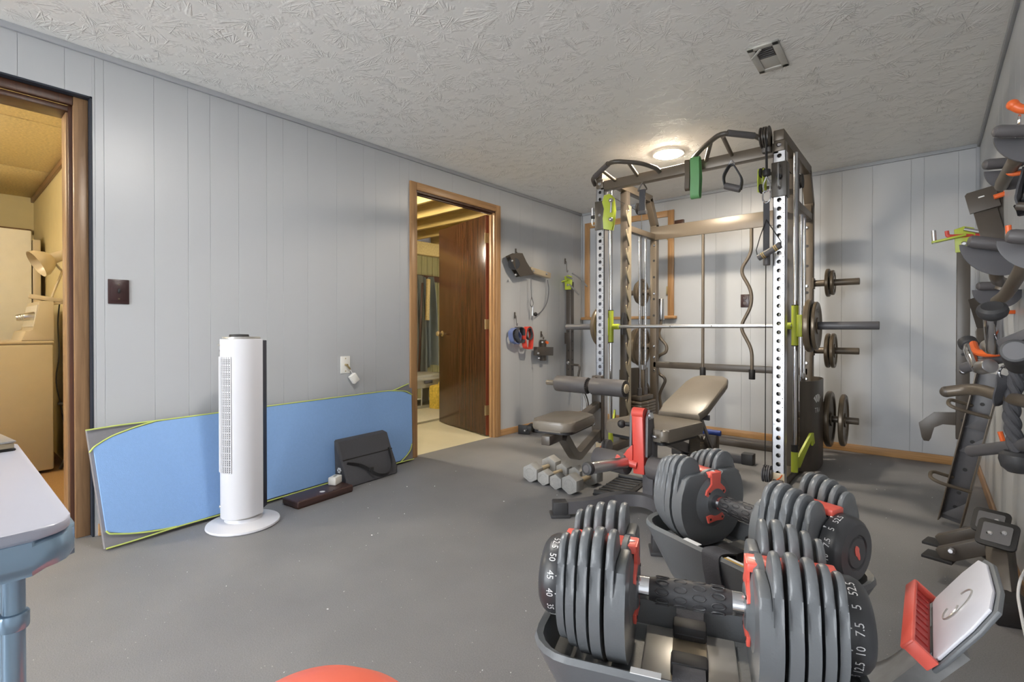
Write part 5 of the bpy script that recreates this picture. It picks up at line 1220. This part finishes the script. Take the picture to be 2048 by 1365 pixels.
# ================================================================== ADJUSTABLE DUMBBELLS ON THEIR STAND
ZD = .572
def adj_dumbbell(label, loc, rz, nums):
    root = thing('adjustable_dumbbell', label, 'dumbbell', (0, 0, 0), 'pair of adjustable dumbbells')
    MB().lathe([(.0155, -.062), (.0175, -.05), (.0195, -.02), (.0198, 0), (.0195, .02), (.0175, .05), (.0155, .062)], (0, 0, 0), (1, 0, 0), 28).build('grip', 'rubber', root)
    gp_ = root.children[0]
    mb = MB()
    for i in range(9):
        for k in range(4):
            a = (i*40+(20 if k % 2 else 0))*PI/180; x = -.039+k*.026
            mb.tube([V((x+.009*math.cos(q), .0193*math.cos(a+.22*math.sin(q)), .0193*math.sin(a+.22*math.sin(q)))) for q in [2*PI*j/10 for j in range(10)]], .0012, 4, True)
    mb.build('grip_ovals', 'rubber', gp_)
    for sg in (-1, 1):
        MB().cyl((sg*.058, 0, 0), (sg*.092, 0, 0), .0165, seg=24).build('collar', 'chrome', root)
        # inner hub disc
        hub = MB().lathe([(0, 0), (.03, -.004), (.034, 0), (.066, .006), (.072, .012), (.072, .02), (0, .02)], (sg*.078, 0, 0), (sg, 0, 0), 36).build('hub', 'dplast', root)
        # red Y bracket on the hub face and rail on top
        fx_ = sg*.0775
        mb = MB(); mb.prism([(-.017, .068), (.017, .068), (.013, .042), (.030, .030), (.034, .020), (.026, .014), (.0, .026), (-.026, .014), (-.034, .020), (-.030, .030), (-.013, .042)], (fx_, 0, 0), (0, 1, 0), (0, 0, 1), .005, .001); br_ = mb.build('red_bracket', 'dred', root)
        mb = MB(); mb.prism([(-.03, -.030), (0, -.024), (.03, -.030), (.024, -.046), (0, -.042), (-.024, -.046)], (fx_, 0, 0), (0, 1, 0), (0, 0, 1), .005, .001); mb.build('red_crescent', 'dred', root)
        mb = MB()
        for yy, zz in ((.024, .023), (-.024, .023), (.02, -.037), (-.02, -.037)): mb.cyl((fx_-sg*.003, yy, zz), (fx_-sg*.004, yy, zz), .0028, seg=8)
        mb.build('screws', 'black', br_)
        MB().bx(min(sg*.076, sg*.19), max(sg*.076, sg*.19), -.019, .019, .056, .069, .003).build('red_rail', 'dred', root)
        mb = MB(); mb.prism([(-.005, -.004), (.005, -.004), (0, .006)], (sg*.085, 0, .0695), (0, 1, 0), (-sg, 0, 0), .0006); mb.build('arrow_mark', 'print', root)
        # five moulded plates: bell outline with a notch for the rail
        xp = .082
        for k, (th_, R_) in enumerate(((.031, .106), (.0185, .107), (.0175, .103), (.0155, .097), (.0145, .089))):
            nw, nz = .024, .052
            pts = []
            A0, A1 = PI-.45, 2*PI+.45          # lower bowl, flattened underneath
            for i in range(25):
                a = A0+(A1-A0)*i/24; y_, z_ = R_*math.cos(a), R_*math.sin(a); pts.append((y_, max(z_, -R_*.93)))
            hy, hw_ = (R_*.90+nw)/2, (R_*.90-nw)/2    # rounded humps either side of the notch
            hump = [(hy+hw_*math.cos(a), R_*.60+R_*.40*math.sin(a)) for a in [PI*i/10 for i in range(11)]]
            pts += hump+[(nw, nz), (-nw, nz)]+[(-y_, z_) for y_, z_ in hump[::-1]]
            xc = sg*(xp+th_/2)
            mb = MB()
            if k == 0: mb.prism(pts, (sg*(xp+th_-.0085), 0, 0), (0, 1, 0), (0, 0, 1), .012, .0045)
            else: mb.prism(pts, (xc, 0, 0), (0, 1, 0), (0, 0, 1), th_-.0035, .0045)
            p_ = mb.build('plate', 'dplate', root)
            if k == 0:      # stepped inner rim
                mb = MB(); s2 = pts[:25]+[(R_*.86, R_*.56), (R_*.72, R_*.64), (.03, R_*.64), (.022, R_*.48), (-.022, R_*.48), (-.03, R_*.64), (-R_*.72, R_*.64), (-R_*.86, R_*.56)]
                mb.prism(s2, (sg*(xp+.0085), 0, 0), (0, 1, 0), (0, 0, 1), .016, .004); mb.build('plate_step', 'dplate', p_)
            xp += th_+.0015
        # dial with numbers and end emblem
        x0_ = sg*xp; x1_ = sg*(xp+.036)
        dl = MB().lathe([(0, 0), (.060, 0), (.061, .003), (.060, .022), (.056, .030), (.050, .035), (.032, .036), (.030, .0335), (.028, .0335), (.026, .036), (0, .036)], (x0_, 0, 0), (sg, 0, 0), 48).build('dial', 'dial', root)
        mb = MB()
        xm = sg*(xp+.0145)
        for j, s_ in enumerate(nums[sg]):
            th0 = math.radians(20+24*j)
            def fn(a, b, th0=th0):
                # text runs along the rim, letter tops towards the plates
                ang = th0+(-sg)*(a*.0094)/.0608; x = xm-sg*b*.0105
                return V((x, -.0612*math.sin(ang), .0612*math.cos(ang)))
            mb.text(s_, fn)
            q_ = [(-.004, .012), (.004, .012), (0, .003)]
            mb.bm.faces.new([mb.bm.verts.new(V((sg*(xp-.0015+qx2), -.0616*math.sin(th0+qa/.06), .0616*math.cos(th0+qa/.06)))) for qa, qx2 in ((-.0016, .002), (.0016, .002), (.0006, .007), (-.0006, .007))])
        mb.build('numbers', 'print', dl)
        mb = MB(); mb.prism([(.0045*math.cos(a)*(1.6 if math.sin(a) > 0 else 1), .015*math.sin(a)) for a in [2*PI*i/20 for i in range(20)]], (sg*(xp+.0365), 0, 0), (0, .9, .42), (0, -.42, .9), .0008); mb.build('emblem', 'dred', dl)
    root.location = loc; root.rotation_euler = (0, 0, rz); return root
NL = ['52.5', '50', '45', '40', '35', '30', '25']; NR = ['52.5', '5', '7.5', '10', '12.5', '15', '17.5']
pF, pB = V((-.272, .733, ZD)), V((-.303, 1.144, ZD))
aF, aB = math.radians(20.1), math.radians(-21.0)
adj_dumbbell('adjustable dumbbell with red rail in the tray nearest the camera', pF, aF, {-1: NL, 1: NR})
adj_dumbbell('adjustable dumbbell with red rail in the tray farther from the camera', pB, aB, {-1: NL, 1: NR})

# stand: two moulded trays, column, base, tablet holder
sc0 = V((-.285, .94, 0))
t = thing('dumbbell_stand', 'grey moulded two-tray dumbbell stand with tablet holder on the floor', 'stand', sc0)
for pc_, an in ((pF, aF), (pB, aB)):
    ex, ey = V((math.cos(an), math.sin(an), 0)), V((-math.sin(an), math.cos(an), 0)); zb = ZD-.10
    o = V((pc_.x, pc_.y, 0))
    # hull-shaped tray
    def ring(hx, hy, z, r): return [o+ex*p[0]+ey*p[1]+V((0, 0, z)) for p in rr_poly(hx, hy, r)]
    mb = MB(); rs = [ring(.175, .07, zb-.085, .05), ring(.205, .094, zb-.02, .06), ring(.226, .110, zb+.028, .065), ring(.223, .106, zb+.036, .062), ring(.214, .098, zb+.032, .058), ring(.20, .086, zb-.006, .05)]
    vs = [[mb.bm.verts.new(p) for p in r_] for r_ in rs]; N_ = len(vs[0])
    for a_, b_ in zip(vs, vs[1:]):
        for i in range(N_): mb.bm.faces.new((a_[i], a_[(i+1) % N_], b_[(i+1) % N_], b_[i]))
    mb.bm.faces.new(vs[0][::-1]); mb.bm.faces.new(vs[-1]); tr = mb.build('tray', 'dplast', t)
    mb = MB(); mb.box(o+V((0, 0, zb-.004)), (.135, .15, .012), an, .003); mb.build('tray_floor', 'silver', tr)
    mb = MB(); mb.box(o-ey*.0+V((0, 0, zb+.004)), (.05, .165, .006), an, .002); mb.build('centre_plate', 'beige', tr)
    for sg in (-1, 1):
        mb = MB(); mb.ribbon(rounded([o+ey*sg*.03+V((0, 0, zb+.02)), o+ey*sg*.085+V((0, 0, zb+.036)), o+ey*sg*.113+V((0, 0, zb+.038)), o+ey*sg*.109+V((0, 0, zb-.0)), o+ey*sg*.085+V((0, 0, zb-.088)), o+ey*sg*.03+V((0, 0, zb-.092))], .012), ex, .042, .003); mb.build('strap', 'blackcloth', tr)
        mb = MB(); mb.box(o+ey*sg*.045+V((0, 0, zb+.022)), (.05, .03, .022), an, .004); mb.build('buckle', 'black', tr)
    mb = MB(); mb.box(o-ey*.102+ex*.085+V((0, 0, zb+.0365)), (.11, .012, .0012), an); lb_ = mb.build('warning_label', 'print', tr)
    mb = MB(); mb.box(o-ey*.102-ex*.055+V((0, 0, zb+.0365)), (.04, .012, .0012), an); mb.build('warning_label', 'print', tr)
    mb = MB(); mb.box(o-ey*.1065+ex*.085+V((0, 0, zb+.0372)), (.11, .004, .001), an); mb.build('label_stripe', 'yellowgold', lb_)
    mb = MB(); mb.beam(V((sc0.x+.06, sc0.y, .30)), o+V((0, 0, zb-.11)), .07, .05, bev=.008); mb.build('tray_arm', 'dplast', t)
mb = MB(); mb.beam((sc0.x+.06, sc0.y, .03), (sc0.x+.06, sc0.y, .33), .10, .08, up=(0, 1, 0), bev=.012); mb.build('column', 'dplast', t)
for sg in (-1, 1):
    mb = MB(); mb.ribbon(rounded([V((sc0.x+.12, sc0.y+sg*.0, .03)), V((sc0.x+.02, sc0.y+sg*.18, .03)), V((sc0.x-.24, sc0.y+sg*.26, .022))], .1, 6), (0, 0, 1), .04, .07); mb.build('floor_leg', 'dplast', t)
    mb = MB(); mb.box(V((sc0.x-.24, sc0.y+sg*.26, .015)), (.09, .09, .03), sg*-.3, .006); mb.build('foot_pad', 'rubber', t)
# tablet holder: arm, pad, red ledge
q0, q1 = FL(1868, 1327, .51), FL(1868, 1205, .51)
t0, t1 = PD(2003, 1203, .636), PD(1968, 1118, .79)
yA, yB = q0.y, q1.y; xA = (q0.x+q1.x)/2
pu = V((.062, 0, .1)).normalized(); pv = V((0, 1, 0)); pn = pu.cross(pv); 
if pn.x > 0: pn = -pn
po = V((xA, (yA+yB)/2, .51)); hl = (yB-yA)/2; hh_ = .118
mb = MB(); mb.prism([(-hl+.008, 0), (hl-.008, 0), (hl, .008), (hl, hh_*.6), (hl*.9, hh_*.9), (hl*.5, hh_), (-hl*.5, hh_), (-hl*.9, hh_*.9), (-hl, hh_*.6), (-hl, .008)], po, pv, pu, .005, .002); pad = mb.build('tablet_pad', 'tablet', t)
mb = MB(); mb.prism([(-hl, -.012), (hl, -.012), (hl+.006, .01), (hl+.006, hh_*.65), (hl*.95, hh_*.95), (hl*.5, hh_+.006), (-hl*.5, hh_+.006), (-hl*.95, hh_*.95), (-hl-.006, hh_*.65), (-hl-.006, .01)], po-pn*.0065, pv, pu, .007, .003); mb.build('pad_back', 'dplast', t)
mb = MB(); mb.tube([po+pn*.003+pv*(.03*math.cos(a)*.8)+pu*(.055+.03*math.sin(a)) for a in [PI*.1+PI*1.25*i/20 for i in range(21)]], .0014, 5); mb.tube([po+pn*.003+pv*(.016*math.cos(a))+pu*(.04-.016*math.sin(a)) for a in [PI*.1+PI*1.3*i/16 for i in range(17)]], .0014, 5); mb.build('swirl_mark', 'silver', pad)
ln = pn*.9+V((0, 0, .15)); ln.normalize(); lu = ln.cross(pv)
if lu.z < 0: lu = -lu
lo_ = po-pu*.006
mb = MB(); mb.beam(lo_+ln*.004, lo_+ln*.032, 2*hl+.006, .006, up=lu, bev=.001); led = mb.build('ledge', 'ledge', t)
mb = MB(); mb.beam(lo_+ln*.032+lu*.002, lo_+ln*.038+lu*.002, 2*hl+.02, .022, up=lu, bev=.003)
for sg in (-1, 1): mb.beam(lo_+pv*sg*(hl+.006)+lu*.003, lo_+ln*.036+pv*sg*(hl+.006)+lu*.003, .007, .02, up=lu, bev=.002)
mb.build('ledge_lip', 'dred', led)
for k in range(9):
    mb = MB(); mb.beam(lo_+ln*.008+lu*.0035+pv*(-hl*.85+k*hl*.21), lo_+ln*.03+lu*.0035+pv*(-hl*.85+k*hl*.21), .004, .002, up=lu, bev=0); mb.build('rib', 'ledge', led)
mb = MB(); mb.ribbon(rounded([V((sc0.x+.07, sc0.y+.02, .30)), V((sc0.x+.16, sc0.y+.02, .375)), V((-.05, .975, .40)), po-pn*.022+pu*.01], .06, 6), (0, 1, 0), .085, .03); mb.build('tablet_arm', 'scuff', t)

# ================================================================== RIGHT WALL GEAR
def clampx(p, m=.245): p = V(p); return V((min(p.x, m), p.y, p.z))
def wallhook(t, p, L=.1, mat='orange'):
    """coated hook: leaves the wall at p and runs out along -x, tip turned up"""
    p = V(p); mb = MB(); mb.tube(rounded([V((XR, p.y, p.z)), V((p.x, p.y, p.z)), V((p.x-.012, p.y, p.z+.004)), V((p.x-.014, p.y, p.z+.035))], .015), .0075, 10); mb.build('wall_hook', mat, t)
def grip_unit(mb_g, mb_p, mb_c, a, b, r, pr, pc, down=V((0, 0, -1))):
    """foam grip from a to b with a half-moon guard plate hanging below"""
    d = (b-a).normalized(); L = (b-a).length
    mb_g.lathe([(0, -.0), (r*.55, .002), (r*.88, .007), (r, .018), (r, L-.018), (r*.88, L-.007), (r*.55, L-.002), (0, L)], a, d, 20)
    mb_p.prism([(pr*math.cos(q), -pr*.95*abs(math.sin(q))) for q in [PI*k/18 for k in range(19)]], pc, d, (0, 0, 1), .006, .001)
# upper pair of grips
def grip_thing(label, units, tubepts, hookp):
    base = units[0][0]; t = thing('cable_attachment', label, 'handle', base, 'grip handles on the right wall')
    for (a, b, r, pr, pc) in units:
        g, p = MB(), MB(); grip_unit(g, p, None, a, b, r, pr, pc); gg = g.build('grip', 'foam', t); p.build('guard_plate', 'gsteel', t)
    mb = MB(); mb.tube(rounded(tubepts, .04, 6), .0185, 16); mb.build('bent_tube', 'bsteel2', t)
    wallhook(t, hookp); return t
a1, b1 = PD(1984, 263, 1.44), clampx(PD(2068, 262, 1.40)); a2, b2 = PD(1965, 330, 1.70), clampx(PD(2058, 322, 1.66))
grip_thing('black twin-grip handle with half-moon plates, highest on the right wall', [(a1, b1, .0175, .075, PD(2054, 276, 1.43)), (a2, b2, .018, .072, PD(2020, 340, 1.69))],
    [PD(2034, 300, 1.46), PD(2032, 318, 1.47), PD(2005, 365, 1.66), PD(2003, 372, 1.69)], clampx(PD(2042, 300, 1.55), .2))
a3, b3 = PD(1934, 482, 1.62), clampx(PD(2030, 494, 1.56)); a5, b5 = PD(1952, 573, 1.90), clampx(PD(2045, 571, 1.84))
grip_thing('black twin-grip handle with half-moon plates hanging above the chrome row handle', [(a3, b3, .0205, .088, PD(1988, 499, 1.60)), (a5, b5, .0165, .075, PD(1995, 580, 1.88))],
    [PD(1992, 530, 1.63), PD(1992, 552, 1.66), PD(1996, 562, 1.75), PD(2008, 566, 1.85), PD(2000, 580, 1.86)], clampx(PD(2045, 500, 1.75), .2))
a4, b4 = PD(2010, 472, 1.40), clampx(PD(2070, 476, 1.36))
grip_thing('black single-grip handle with bent tube at the right edge of the photo', [(a4, b4, .0205, .08, PD(2068, 488, 1.41))],
    [PD(2052, 520, 1.44), PD(2040, 545, 1.48), PD(2012, 590, 1.62), PD(1994, 603, 1.68)], clampx(PD(2060, 470, 1.5), .2))
# orange hook with chain at the top edge
p = clampx(PD(2044, 220, 1.52), .225); t = thing('chain_clip', 'chrome chain clip on an orange hook at the top of the right wall', 'clip', p)
mb = MB(); mb.tube(rounded([V((XR, p.y, p.z)), p, p+V((-.02, 0, .02))], .012), .014, 12); mb.ball(p+V((-.02, 0, .022)), .016, 12); mb.build('wall_hook', 'orange', t)
for k in range(4):
    c = p+V((-.006-.004*k, -.004, -.035-.026*k)); mb = MB(); ax_ = (1, 0, 0) if k % 2 else (0, 1, 0); u1 = V(ax_)
    mb.tube([c+u1*(.009*math.cos(q))+V((0, 0, .018*math.sin(q))) for q in [2*PI*j/14 for j in range(14)]], .0035, 6, True); mb.build('link', 'chrome', t)
# webbing strap hanging at the edge
p = clampx(PD(2043, 390, 1.5), .228); t = thing('ankle_strap', 'black webbing strap loop hanging at the right edge under the top handle', 'strap', p)
q = [PD(2050, 345, 1.52), PD(2040, 380, 1.5), PD(2036, 405, 1.48), PD(2044, 418, 1.47), PD(2054, 405, 1.5), PD(2056, 350, 1.53)]
mb = MB(); mb.ribbon(rounded([clampx(z_, .24) for z_ in q], .02), (.3, 1, 0), .05, .005); mb.build('webbing', 'blackcloth', t)
mb = MB(); mb.cyl(clampx(PD(2034, 412, 1.47)), clampx(PD(2056, 414, 1.45), .25), .012, seg=12); mb.build('cuff_roll', 'bsteel', t); wallhook(t, clampx(PD(2050, 345, 1.52), .2), mat='orange')
# dip arm: tilted box tube with end plates on an orange hook
c0, c1 = PD(1966, 405, 2.38), PD(1996, 505, 2.30)
t = thing('dip_horn', 'dark tilted box-section arm with flat end plate on an orange wall hook', 'arm', c1)
d_ = (c1-c0).normalized(); n_ = (CAMP-c0).normalized(); w_ = d_.cross(n_).normalized(); n_ = w_.cross(d_)
if w_.x < 0: w_ = -w_
mb = MB(); mb.beam(c0+d_*.05, c0+d_*.36, .085, .05, up=n_, bev=.004); mb.build('tube', 'bsteel', t)
mb = MB(); mb.prism([(-.055, -.045), (-.045, -.055), (.045, -.055), (.055, -.045), (.055, .055), (-.055, .055)], c0+n_*.03, w_, d_, .008, .001); pl_ = mb.build('end_plate', 'bsteel', t)
mb = MB(); mb.box(c0+n_*.035-d_*.015, (.022, .004, .006), Matrix((w_, n_, d_)).transposed(), .001); mb.build('slot', 'print', pl_)
mb = MB(); mb.prism([(.03, -.06), (.16, -.085), (.175, -.05), (.09, .15), (.04, .2)], c0-n_*.0, w_, d_, .006, .001); mb.build('gusset_plate', 'bsteel', t)
mb = MB(); bolt(mb, c0+w_*.125-d_*.05+n_*.006, n_, .022, .02); mb.build('bolt', 'chromed', t)
hp_ = c0+w_*.16+n_*.03; mb = MB(); mb.tube(rounded([V((XR, hp_.y+.02, hp_.z)), V((hp_.x, hp_.y, hp_.z)), c0+w_*.04+n_*.045-d_*-.01], .02), .011, 10); mb.build('wall_hook', 'orange', t)
# flat tapered plate behind the knob handle
pts = [(1936, 600), (1960, 592), (2010, 600), (2020, 612), (1985, 655), (1968, 672), (1953, 655)]
P0 = [clampx(PD(u, v, 2.05), .25) for u, v in pts]; c_ = PD(1965, 640, 2.05)
mb = MB(); nn = V((-.3, -1, 0)).normalized(); A = [mb.bm.verts.new(p_) for p_ in P0]; B = [mb.bm.verts.new(p_-nn*.008) for p_ in P0]; mb.bm.faces.new(A); mb.bm.faces.new(B[::-1])
for i in range(len(A)): mb.bm.faces.new((A[i], A[(i+1) % len(A)], B[(i+1) % len(A)], B[i]))
t = thing('tapered_bracket', 'dark tapered steel plate hanging behind the chrome row handle', 'plate', c_); mb.build('plate', 'bsteel', t)
mb = MB(); mb.beam(PD(1968, 660, 2.05), PD(1972, 690, 2.02), .05, .03, bev=.003); mb.build('stem', 'bsteel', t)
mb = MB(); mb.tube([V((XR, c_.y, c_.z+.03)), V((.2, c_.y-.01, c_.z+.03))], .008, 8); mb.build('wall_hook', 'orange', t)
# chrome row handle with rubber ends on an orange hook
t = thing('row_bar', 'chrome V-shaped row handle with black rubber ends on an orange hook', 'handle', PD(1985, 720, 1.7))
k0, k1 = PD(1985, 628, 1.60), PD(1991, 702, 1.66)
MB().cyl(k0, k1, .0245, seg=24, bev=.003).build('chrome_tube', 'chrome', t)
dd = (k0-k1).normalized(); mb = MB(); mb.lathe([(0, 0), (.028, 0), (.037, .01), (.040, .022), (.037, .034), (.027, .041), (.024, .040), (0, .040)], k0-dd*.01, dd, 28); mb.build('rubber_end', 'rubber', t)
j0, j1 = PD(1937, 690, 1.92), PD(1958, 738, 1.80)
MB().cyl(j0, j1, .022, seg=20, bev=.003).build('chrome_tube', 'chrome', t)
dd = (j0-j1).normalized(); mb = MB(); mb.lathe([(0, 0), (.024, 0), (.03, .01), (.03, .03), (.02, .038), (0, .038)], j0-dd*.01, dd, 22); mb.build('rubber_end', 'rubber', t)
mb = MB(); mb.cyl(PD(1962, 736, 1.76), PD(1981, 732, 1.71), .025, seg=20, bev=.004); mb.cyl(PD(1972, 688, 1.75), PD(1986, 700, 1.72), .022, seg=18, bev=.004); mb.build('swivel', 'chromed', t)
mb = MB(); mb.tube(rounded([PD(1947, 688, 1.86), PD(1953, 706, 1.80), PD(1980, 709, 1.74), PD(2012, 704, 1.68), clampx(PD(2040, 700, 1.7), XR)], .03), .0125, 10); mb.build('wall_hook', 'orange', t)
# dark straight handle behind, big rubber grip facing the camera
t = thing('cable_attachment', 'dark steel handle bar with large round rubber grip pointing at the camera', 'handle', PD(1990, 722, 1.8))
mb = MB(); mb.cyl(PD(1927, 737, 1.88), PD(2016, 712, 1.72), .0195, seg=20, bev=.003); mb.build('bar', 'gsteel', t)
g0_, g1_ = PD(2030, 702, 1.30), PD(2038, 728, 1.45); mb = MB(); mb.cyl(g0_, g1_, .031, seg=28, bev=.004); rg = mb.build('rubber_grip', 'rubber', t)
dd = (g0_-g1_).normalized(); mb = MB(); mb.cyl(g0_+dd*.0, g0_+dd*.0012, .024, seg=24); mb.build('cap_disc', 'gsteel', rg)
mb = MB(); mb.beam(clampx(PD(2008, 690, 1.55)), clampx(PD(2075, 664, 1.46), .25), .05, .03, bev=.005); mb.build('flat_arm', 'gsteel', t)
mb = MB(); mb.tube([V((XR, g1_.y, g1_.z)), V((g1_.x, g1_.y, g1_.z))], .009, 8); mb.build('wall_hook', 'orange', t)
# bent lat bar
lp = [PD(1893, 784, 1.80), PD(1935, 779, 1.76), PD(1962, 780, 1.71), PD(2012, 796, 1.60), PD(2048, 803, 1.50), clampx(PD(2120, 815, 1.28), .25)]
t = thing('lat_bar', 'long bronze lat pulldown bar with bent end hanging on the right wall', 'bar', lp[3])
mb = MB(); mb.tube(rounded(lp, .08, 6), .020, 18); mb.build('shaft', 'bsteel2', t)
MB().ball(lp[0], .0202, 18).build('end_cap', 'bsteel', t)
# ankle cuff with D ring on the bar
t = thing('cable_cuff', 'black webbing cuff with chrome D ring looped over the bronze lat bar', 'cuff', PD(2005, 770, 1.58))
q = [PD(2008, 752, 1.575), PD(2004, 770, 1.565), PD(1996, 792, 1.575), PD(1999, 806, 1.585), PD(2012, 806, 1.63), PD(2016, 790, 1.65), PD(2017, 752, 1.60)]
mb = MB(); mb.ribbon(rounded(q, .02), RGT*.8+V((0, 0, .3)), .036, .005); mb.build('webbing', 'blackcloth', t)
c = PD(2011, 746, 1.575); mb = MB(); mb.tube([c+RGT*(.021*math.cos(a))+V((0, 0, .021*math.sin(a))) for a in [2*PI*j/20 for j in range(20)]], .0045, 8, True); mb.build('d_ring', 'chrome', t)
mb = MB(); mb.tube([c+V((0, 0, .015)), PD(2016, 728, 1.58), PD(2020, 715, 1.6)], .004, 8); mb.build('carabiner', 'chrome', t)
# triceps rope
rp = [PD(2036, 735, 1.55), PD(2030, 770, 1.56), PD(2022, 830, 1.56), PD(2028, 870, 1.55), PD(2034, 905, 1.54)]
rp = [clampx(p_, .225) for p_ in rp]; ctr = rounded(rp, .08, 8)
t = thing('triceps_rope', 'thick black twisted triceps rope with round rubber end on the right wall', 'rope', rp[-1])
# resample
def resample(pts, n):
    cum = [0]
    for i in range(1, len(pts)): cum.append(cum[-1]+(pts[i]-pts[i-1]).length)
    out = []
    for k in range(n+1):
        s_ = cum[-1]*k/n; i = max(j for j in range(len(pts)-1) if cum[j] <= s_+1e-9); f = (s_-cum[i])/max(1e-9, cum[i+1]-cum[i]); out.append(pts[i].lerp(pts[i+1], min(1, f)))
    return out
cs = resample(ctr, 90)
for k in range(3):
    pts = []
    for i, p_ in enumerate(cs):
        a = i/90*2*PI*2.3+k*2*PI/3; pts.append(p_+RGT*(.0105*math.cos(a))+FWD*(.0105*math.sin(a)))
    mb = MB(); mb.tube(pts, .0118, 10); mb.build('strand', 'blackcloth', t)
e_ = cs[-1]; mb = MB(); mb.lathe([(0, -.046), (.022, -.043), (.037, -.028), (.043, -.006), (.041, .012), (.03, .022), (.0, .024)], e_+V((0, 0, -.02)), (0, 0, 1), 26); mb.build('rubber_end', 'rubber', t)
mb = MB(); mb.tube([V((XR, cs[0].y, cs[0].z+.015)), V((cs[0].x-.01, cs[0].y, cs[0].z+.015))], .008, 8); mb.build('wall_hook', 'orange', t)
# straight pulldown bar
sp_ = [PD(1942, 903, 1.74), clampx(PD(2048, 891, 1.52)), clampx(PD(2125, 878, 1.33), .25)]
t = thing('pulldown_bar', 'dark grey straight pulldown bar low on the right wall under the rope', 'bar', sp_[1])
mb = MB(); mb.tube(sp_, .0195, 20); mb.build('shaft', 'gsteel', t)
mb = MB(); dd = (sp_[0]-sp_[1]).normalized(); mb.cyl(sp_[0]+dd*.0005, sp_[0]+dd*.002, .0185, seg=20); mb.build('end_cap', 'silver', t)
mb = MB(); mb.tube(rounded([V((XR, sp_[1].y+.1, sp_[1].z)), V((.19, sp_[1].y+.1, sp_[1].z-.02)), V((.18, sp_[1].y+.1, sp_[1].z+.02))], .01), .007, 8); mb.build('wall_hook', 'orange', t)
# leaning U-channel step plate
f0 = FL(1899, 1050); f0.z = .0; t1_ = V((.215, f0.y-.06, .75))
t = thing('steel_channel', 'long open steel channel arm with rod handles leaning against the right wall', 'arm', f0)
d_ = (t1_-f0).normalized(); n_ = V((-.2, -1, 0)); n_ = (n_-d_*n_.dot(d_)).normalized(); w_ = d_.cross(n_); L_ = (t1_-f0).length
if w_.x < 0: w_ = -w_
o_ = f0+d_*.012
mb = MB(); mb.beam(o_-n_*.03, o_-n_*.03+d_*L_, .085, .005, up=n_, bev=.001); mb.build('web', 'gsteel', t)
for sg in (-1, 1): mb = MB(); mb.beam(o_+w_*sg*.042, o_+w_*sg*.042+d_*L_, .005, .06, up=n_, bev=.001); mb.build('flange', 'bsteel2', t)
for f in (.04, .48, .64):
    mb = MB(); mb.prism([(-.038, 0), (.038, 0), (.038, .09)], o_+d_*L_*f-n_*.0, w_, d_, .004, .0005); mb.build('gusset', 'gsteel', t)
for f in (.25, .74):
    a_ = o_+d_*L_*f; mb = MB(); mb.tube(rounded([a_+w_*.045+n_*.02, a_-w_*.06+n_*.10+d_*.02, a_-w_*.10+n_*.10+d_*.03, a_-w_*.11+n_*.05+d_*.05, a_-w_*.035-n_*.02+d_*.03], .03), .0085, 10); mb.build('rod_handle', 'bsteel2', t)
for f in (.1, .2, .36, .55, .8): mb = MB(); mb.cyl(o_+d_*L_*f-n_*.027, o_+d_*L_*f-n_*.0262, .009, seg=10); mb.build('pin_hole', 'black', t)
# dip attachments standing on the floor by the right wall
def dip(u0, v0, d0, u1, v1, d1, label, big):
    top, bot = PD(u0, v0, d0), FL(u1, v1); top = clampx(top, .2); bot = clampx(bot, .205)
    t = thing('dip_attachment', label, 'attachment', (bot.x, bot.y, 0), 'dip attachments standing on the floor'); d_ = (top-bot).normalized()
    mb = MB(); mb.beam(bot+V((0, 0, .01)), top, .065, .055, up=(-.4, -1, 0), bev=.004); mb.build('tube', 'bsteel', t)
    n_ = V((-.25, -.75, .6)).normalized(); u_ = V((.9, -.3, 0)); u_ = (u_-n_*u_.dot(n_)).normalized(); v_ = n_.cross(u_)
    cc = top+n_*.035+V((.0, -.01, .02))
    mb = MB(); mb.prism(rr_poly(.055, .05, .014), cc, u_, v_, .012, .002); pl_ = mb.build('end_plate', 'black', t)
    mb = MB(); mb.prism(rr_poly(.04, .035, .006), cc+n_*.007, u_, v_, .003); mb.build('inset', 'gsteel', pl_)
    mb = MB(); bolt(mb, cc+n_*.008+u_*.018+v_*.008, n_, .009, .005); bolt(mb, cc+n_*.008-u_*.018-v_*.004, n_, .009, .005); mb.build('bolts', 'chrome', pl_)
    mb = MB(); mb.beam(top-V((.02, 0, .01)), top+V((-.16, .03, -.10)), .05, .055, bev=.004); mb.build('side_arm', 'bsteel', t)
    mb = MB(); mb.prism([(-.06, -.03), (.03, -.05), (.05, .03), (-.04, .05)], top+V((-.16, .03, -.11)), (1, 0, 0), (0, 1, 0), .012, .002); mb.build('foot_plate', 'black', t)
    if big:
        mb = MB(); mb.box(bot+V((.0, -.03, .04)), (.10, .11, .08), .3, .006); mb.build('base_block', 'black', t)
        mb = MB(); bolt(mb, top+V((-.13, -.02, -.06)), (-.3, -1, .2), .012, .018); mb.build('knob', 'chromed', t)
dip(2003, 1088, 1.80, 2024, 1236, 0, 'dark dip attachment with two-bolt plate on the floor by the right wall, nearest the camera', True)
dip(1992, 1062, 1.98, 2003, 1120, 0, 'dark dip attachment behind the nearest one on the floor by the right wall', False)
# white cord down the wall
cp = [clampx(PD(2062, 1120, 1.45), .25), clampx(PD(2040, 1160, 1.52), .25), clampx(PD(2035, 1190, 1.5), .245), clampx(PD(2046, 1250, 1.42), .24), PD(2060, 1310, 1.3)]
solid('white_cord', MB().tube(rounded(cp, .06, 6), .004, 8), 'cable', 'thin white cord hanging at the right edge by the wall', 'cord', cp[-1])
